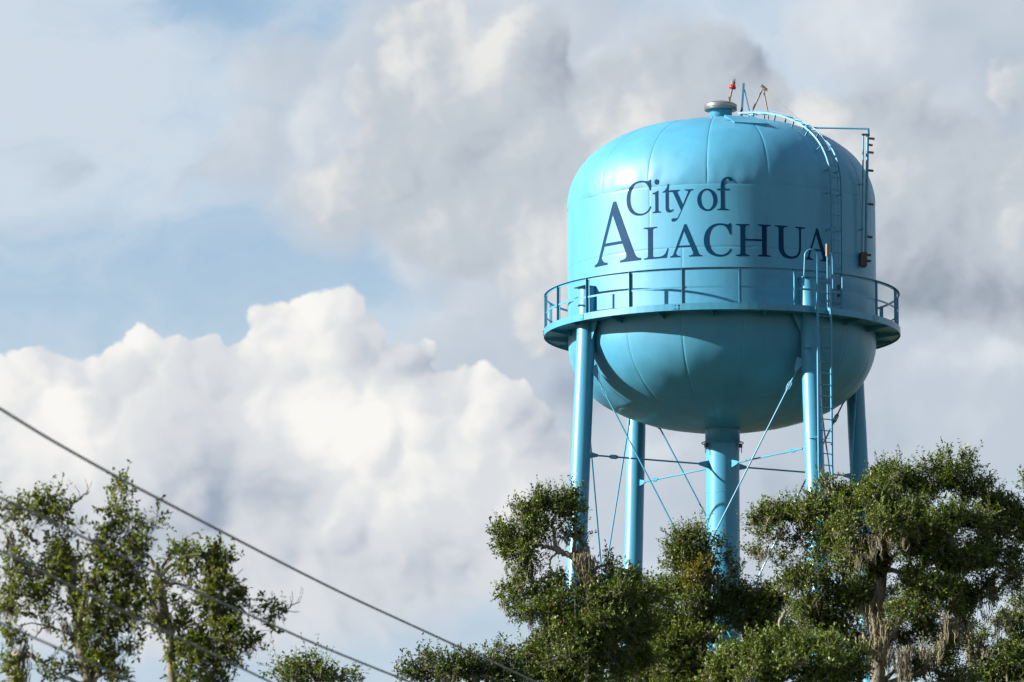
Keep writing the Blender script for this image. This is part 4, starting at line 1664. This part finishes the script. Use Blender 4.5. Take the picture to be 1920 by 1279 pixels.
# broad oak left of centre with the long arm reaching up beside the left leg
oak("broad live oak with a high leafy arm reaching left of the tower's left leg", 33, 122.0,
    [(1105, 1050, 0), (1100, 1090, 0), (1104, 1150, 0), (1102, 1215, 0), (1100, 1290, 0)],
    [(1072, 930, 0, 18, 14, .7), (1055, 945, 0, 30, 18), (1020, 945, 0, 28, 16, .8), (1070, 955, 0, 24, 20), (985, 965, 0, 24, 20, .9), (1000, 985, 0, 34, 24),
     (935, 1000, 0, 18, 18, .8), (955, 1010, 0, 26, 22), (985, 1020, 0, 34, 24), (950, 1035, 0, 22, 16, .8), (985, 1050, 0, 26, 18, .8), (1080, 985, .1, 14, 20, .35), (1085, 1015, .1, 12, 24, .4),
     (1060, 1000, .1, 16, 18, .15), (975, 1075, 0, 14, 16, .4),
     (955, 1115, 0, 22, 14, .8), (980, 1105, 0, 28, 18), (1010, 1115, 0, 30, 20), (975, 1140, 0, 22, 22, .7), (1005, 1150, -.2, 30, 26), (1045, 1095, -.1, 30, 24, .8),
     (1060, 1130, -.3, 44, 34), (1100, 1100, -.1, 34, 28, .8), (1140, 1060, 0, 14, 30, .35), (1155, 1090, 0, 30, 28, .7), (1190, 1090, .1, 24, 22, .7), (1130, 1120, -.3, 46, 32),
     (1190, 1125, 0, 40, 32), (1225, 1120, .3, 22, 24, .5), (1040, 1180, -.5, 50, 38), (1105, 1170, -.6, 54, 38), (1170, 1165, -.3, 50, 36), (1010, 1220, -.3, 38, 36),
     (1070, 1230, -.6, 54, 38), (1140, 1220, -.4, 46, 36), (990, 1265, -.2, 36, 30), (1040, 1275, -.5, 46, 30), (1100, 1268, -.6, 44, 30), (1155, 1270, .1, 30, 26, .7),
     (1200, 1190, .4, 40, 34), (1195, 1240, .8, 40, 36), (1110, 1200, 1.2, 80, 60, .7), (1150, 1130, 1.0, 60, 40, .7)],
    trunk_r=0.30,
    limb_px=[[(1100, 1060, 0, .09), (1070, 1042, 0, .075), (1052, 1036, 0, .065), (1030, 1028, 0, .05), (1005, 1020, 0, .03)],
             [(1058, 1038, 0, .06), (1042, 1025, 0, .05), (1040, 1000, 0, .045), (1035, 975, 0, .035), (1050, 950, 0, .02)],
             [(1048, 1036, 0, .03), (1036, 1044, 0, .028), (1030, 1060, 0, .018)],
             [(1075, 1042, 0, .05), (1080, 1010, 0, .04), (1075, 975, 0, .02)]],
    bare_px=[[(1040, 1074, -.1, .05), (1018, 1085, -.1, .04), (1000, 1102, -.1, .03)],
             [(1101, 1290, -1.0, .05), (1100, 1262, -1.0, .045), (1102, 1246, -1.0, .035)]],
    moss_px=[(1085, 1030, 0, .10, .6, 90), (1098, 1045, -.2, .12, .65, 120), (1078, 1000, 0, .10, .4, 40), (985, 1060, 0, .2, .35, 60), (1020, 1005, 0, .15, .35, 30),
             (945, 1130, 0, .12, .25, 25), (990, 1150, -.2, .2, .25, 30)],
    low=under(1090, 122, (11.6, 9.8), 2.2, 1.9), group=GRP)

# oak at the right edge, half out of frame
oak("drooping oak half cut off by the right edge, behind the big mossy one", 44, 133.0,
    [(1930, 1100, 0), (1925, 1200, 0), (1922, 1290, 0)],
    [(1922, 905, 0, 12, 18, .5), (1925, 1000, 0, 22, 30, .6), (1910, 1130, 0, 24, 24, .8), (1890, 1165, 0, 24, 22, .7), (1925, 1160, 0, 24, 24), (1845, 1190, 0, 18, 18, .4), (1905, 1200, 0, 24, 22, .8),
     (1880, 1215, 0, 26, 20, .6), (1850, 1230, 0, 26, 22, .7), (1895, 1240, 0, 34, 24), (1860, 1262, 0, 36, 22), (1910, 1270, 0, 34, 22), (1830, 1210, 0, 16, 20, .4)],
    trunk_r=0.26, bare_px=[[(1888, 1290, -.3, .03), (1887, 1262, -.3, .03), (1876, 1256, -.3, .025)]],
    moss_px=[(1822, 1185, 0, .12, .7, 60), (1870, 1160, 0, .08, .4, 20), (1840, 1215, 0, .2, .5, 50)],
    limb_px=[[(1826, 1290, 0, .09), (1824, 1240, 0, .08), (1822, 1190, 0, .06)]],
    low=under(1920, 133, (12.5, 10.8), 2.0, 1.8), group=GRP)

# low crowns in the gap left of centre
oak("low distant oak top under the thick cable, touching the broad oak's left side", 55, 108.0,
    [(890, 1262, 0), (888, 1300, 0)],
    [(800, 1236, 0, 16, 12, .4), (820, 1248, 0, 28, 16, .7), (858, 1252, 0, 30, 16, .7), (895, 1248, 0, 28, 18, .7), (938, 1225, 0, 14, 20, .35), (945, 1250, 0, 24, 18, .7),
     (770, 1262, 0, 20, 14, .6), (815, 1265, 0, 36, 22), (870, 1268, 0, 40, 22), (925, 1262, 0, 36, 26), (965, 1268, 0, 24, 22)],
    trunk_r=0.2, mat=M_LEAF_COOL, leaf=0.075, low=under(880, 108, (9.4, 8.0), 1.4, 1.4), group=GRP)
oak("small oak top peeking over the bottom edge below the left oak's tip", 66, 95.0,
    [(595, 1272, 0), (595, 1300, 0)],
    [(525, 1245, 0, 14, 12, .5), (540, 1258, 0, 22, 16, .8), (575, 1252, 0, 24, 16, .8), (600, 1265, 0, 34, 16), (645, 1268, 0, 24, 12, .7), (555, 1275, 0, 34, 14), (668, 1272, 0, 12, 10, .4)],
    trunk_r=0.18, leaf=0.07, low=under(595, 95, (8.2, 7.0), 1.1, 1.2), group=GRP)

# the two nearer, softer oaks at the left
oak("out-of-focus open oak in the lower left corner with gaps of sky", 77, 76.0,
    [(140, 1050, 0), (134, 1105, 0), (146, 1160, 0), (150, 1220, 0), (168, 1290, 0)],
    [(20, 955, 0, 34, 18, .7), (75, 945, 0, 34, 20), (95, 935, 0, 18, 16, .8), (20, 985, 0, 22, 14, .4), (110, 970, 0, 26, 18, .8), (143, 982, 0, 16, 14, .6), (60, 985, 0, 24, 12, .3),
     (228, 915, 0, 18, 18, .45), (218, 950, 0, 24, 18, .55), (232, 985, 0, 34, 24), (262, 1000, 0, 26, 24), (290, 970, 0, 14, 18, .5), (205, 1005, 0, 26, 22, .7), (260, 1025, 0, 28, 18, .9),
     (110, 1020, 0, 26, 20, .6), (95, 1045, 0, 26, 22, .9), (135, 1050, 0, 32, 26), (185, 1035, 0, 24, 20, .6), (215, 1055, 0, 44, 34), (245, 1075, 0, 32, 26), (120, 1085, 0, 40, 26, .9),
     (20, 1045, 0, 30, 22, .8), (35, 1075, 0, 34, 30), (75, 1120, 0, 34, 24, .9), (25, 1110, 0, 26, 22, .8), (170, 1100, 0, 44, 30), (225, 1115, 0, 44, 28), (95, 1145, 0, 28, 16, .7),
     (15, 1150, 0, 18, 26, .7), (185, 1150, 0, 50, 30), (235, 1160, 0, 36, 26), (20, 1200, 0, 18, 26, .5), (185, 1200, 0, 44, 30), (225, 1215, 0, 34, 26, .9), (130, 1190, 0, 16, 22, .3),
     (25, 1255, 0, 26, 20, .6), (180, 1245, 0, 40, 26), (215, 1262, 0, 30, 20, .8), (85, 1250, 0, 24, 10, .5), (110, 1265, 0, 26, 12, .6), (30, 1275, 0, 22, 10, .6)],
    leaf=0.070, dens=88.0, slen=0.17, trunk_r=0.17, mat=M_LEAF_NEAR,
    limb_px=[[(140, 1060, 0, .06), (70, 1075, 0, .045), (45, 1070, 0, .03)], [(75, 1018, 0, .03), (55, 1010, 0, .028), (42, 990, 0, .02)],
             [(30, 1290, 0, .08), (28, 1230, 0, .07), (45, 1228, 0, .05), (75, 1242, 0, .03), (100, 1235, 0, .02)]],
    bare_px=[[(118, 960, 0, .02), (138, 945, 0, .018), (142, 930, 0, .012)], [(138, 945, 0, .016), (155, 932, 0, .012), (168, 922, 0, .006)],
             [(95, 1172, 0, .012), (75, 1182, 0, .012), (66, 1195, 0, .008)]],
    moss_px=[(40, 1215, 0, .12, .5, 22), (110, 1160, 0, .06, .35, 12), (145, 1170, 0, .10, .4, 25), (10, 1000, 0, .05, .25, 15), (30, 1270, 0, .12, .3, 12)],
    low=under(150, 76, (6.5, 5.4), 1.2, 1.1), group=GRP)
oak("out-of-focus leaning oak at left whose twig tips reach furthest right", 88, 79.0,
    [(292, 1055, 0), (296, 1085, 0), (306, 1125, 0), (318, 1190, 0), (324, 1290, 0)],
    [(320, 1040, 0, 20, 14, .5), (350, 1040, 0, 26, 18, .8), (390, 1045, 0, 26, 22), (420, 1045, 0, 20, 16, .7), (365, 1070, 0, 30, 20, .9), (405, 1075, 0, 34, 26), (300, 1105, 0, 22, 22, .8), (285, 1125, 0, 20, 18, .6),
     (390, 1105, 0, 36, 26), (430, 1100, 0, 26, 22, .9), (440, 1130, 0, 24, 20, .7), (330, 1140, 0, 26, 24, .7), (395, 1140, 0, 40, 26), (475, 1135, 0, 22, 12, .5), (500, 1152, 0, 22, 14, .6), (522, 1150, 0, 16, 12, .6),
     (535, 1143, 0, 10, 7, .4), (510, 1180, 0, 16, 16, .5), (345, 1175, 0, 34, 26, .9), (420, 1165, 0, 36, 24), (300, 1170, 0, 18, 20, .5), (365, 1205, 0, 40, 26), (430, 1200, 0, 34, 26, .8), (465, 1205, 0, 18, 18, .5),
     (330, 1225, 0, 24, 24, .6), (385, 1240, 0, 40, 26), (440, 1235, 0, 20, 22, .4), (355, 1270, 0, 34, 20), (400, 1272, 0, 34, 18, .8)],
    leaf=0.070, dens=88.0, slen=0.17, trunk_r=0.15, mat=M_LEAF_NEAR,
    limb_px=[[(318, 1200, 0, .07), (375, 1215, 0, .055), (400, 1190, 0, .045), (405, 1160, 0, .03)], [(296, 1090, 0, .06), (292, 1065, 0, .05), (275, 1040, 0, .035), (245, 1025, 0, .02)],
             [(306, 1092, 0, .03), (350, 1095, 0, .02), (365, 1085, 0, .015)]],
    bare_px=[[(535, 1150, 0, .012), (545, 1138, 0, .009), (562, 1128, 0, .005)]],
    moss_px=[(425, 1215, 0, .1, .35, 30), (300, 1150, 0, .08, .35, 30)],
    low=under(335, 79, (7.0, 5.8), 1.2, 1.1), group=GRP)

# ------------------------------------------------------------------ overhead cables
LA_, LB_ = Vector((-4.41, 49.0)), Vector((4.76, 26.0))        # plan line of the pole run


def on_line(px, py):
    k = (px - 960.0) / FPX
    t = (k * LA_.y - LA_.x) / (LB_.x - k * LB_.y)
    return at(px, py, LA_.y + LB_.y * t)


def cable(label, pts, rad):
    w = [on_line(*p) for p in pts]
    d0, d1 = (w[1] - w[0]).normalized(), (w[-1] - w[-2]).normalized()
    w = [w[0] - d0 * 22 + Vector((0, 0, 0.4)), w[0] - d0 * 8 + Vector((0, 0, 0.05))] + w + [w[-1] + d1 * 8 + Vector((0, 0, 0.05)), w[-1] + d1 * 30 + Vector((0, 0, 0.8))]
    # smooth the surveyed points
    dense = []
    n = len(w)
    for i in range(n - 1):
        p0, p1, p2, p3 = w[max(i - 1, 0)], w[i], w[i + 1], w[min(i + 2, n - 1)]
        for k in range(8):
            t = k / 8
            dense.append(0.5 * ((2 * p1) + (p2 - p0) * t + (2 * p0 - 5 * p1 + 4 * p2 - p3) * t * t + (3 * p1 - p0 - 3 * p2 + p3) * t ** 3))
    dense.append(w[-1])
    for _ in range(6):
        dense = [dense[0]] + [(dense[i - 1] + dense[i] * 2 + dense[i + 1]) / 4 for i in range(1, len(dense) - 1)] + [dense[-1]]
    b = MB()
    b.tube(dense, rad, 8)
    o = b.build("power_cable", M_WIRE)
    tag(o, label, "cable", "overhead cables slanting down across the lower left")


cable("uppermost thick dark cable crossing open cloud above the left oaks", [(0, 766), (115, 836), (230, 900), (330, 952), (600, 1092), (780, 1176), (1010, 1281)], 0.0135)
cable("second dark cable running through the left oak's twig tips to bottom centre", [(-60, 905), (53, 957), (105, 983), (195, 1026), (268, 1062), (353, 1103), (446, 1144), (534, 1182), (600, 1211), (775, 1281)], 0.013)
cable("third cable passing in front of both left oak crowns", [(-60, 1002), (0, 1032), (93, 1079), (178, 1121), (264, 1163), (385, 1220), (507, 1278)], 0.012)
cable("lowest cable, only seen across the bottom left corner", [(-60, 1139), (0, 1167), (36, 1184), (101, 1212), (174, 1245), (251, 1279)], 0.011)
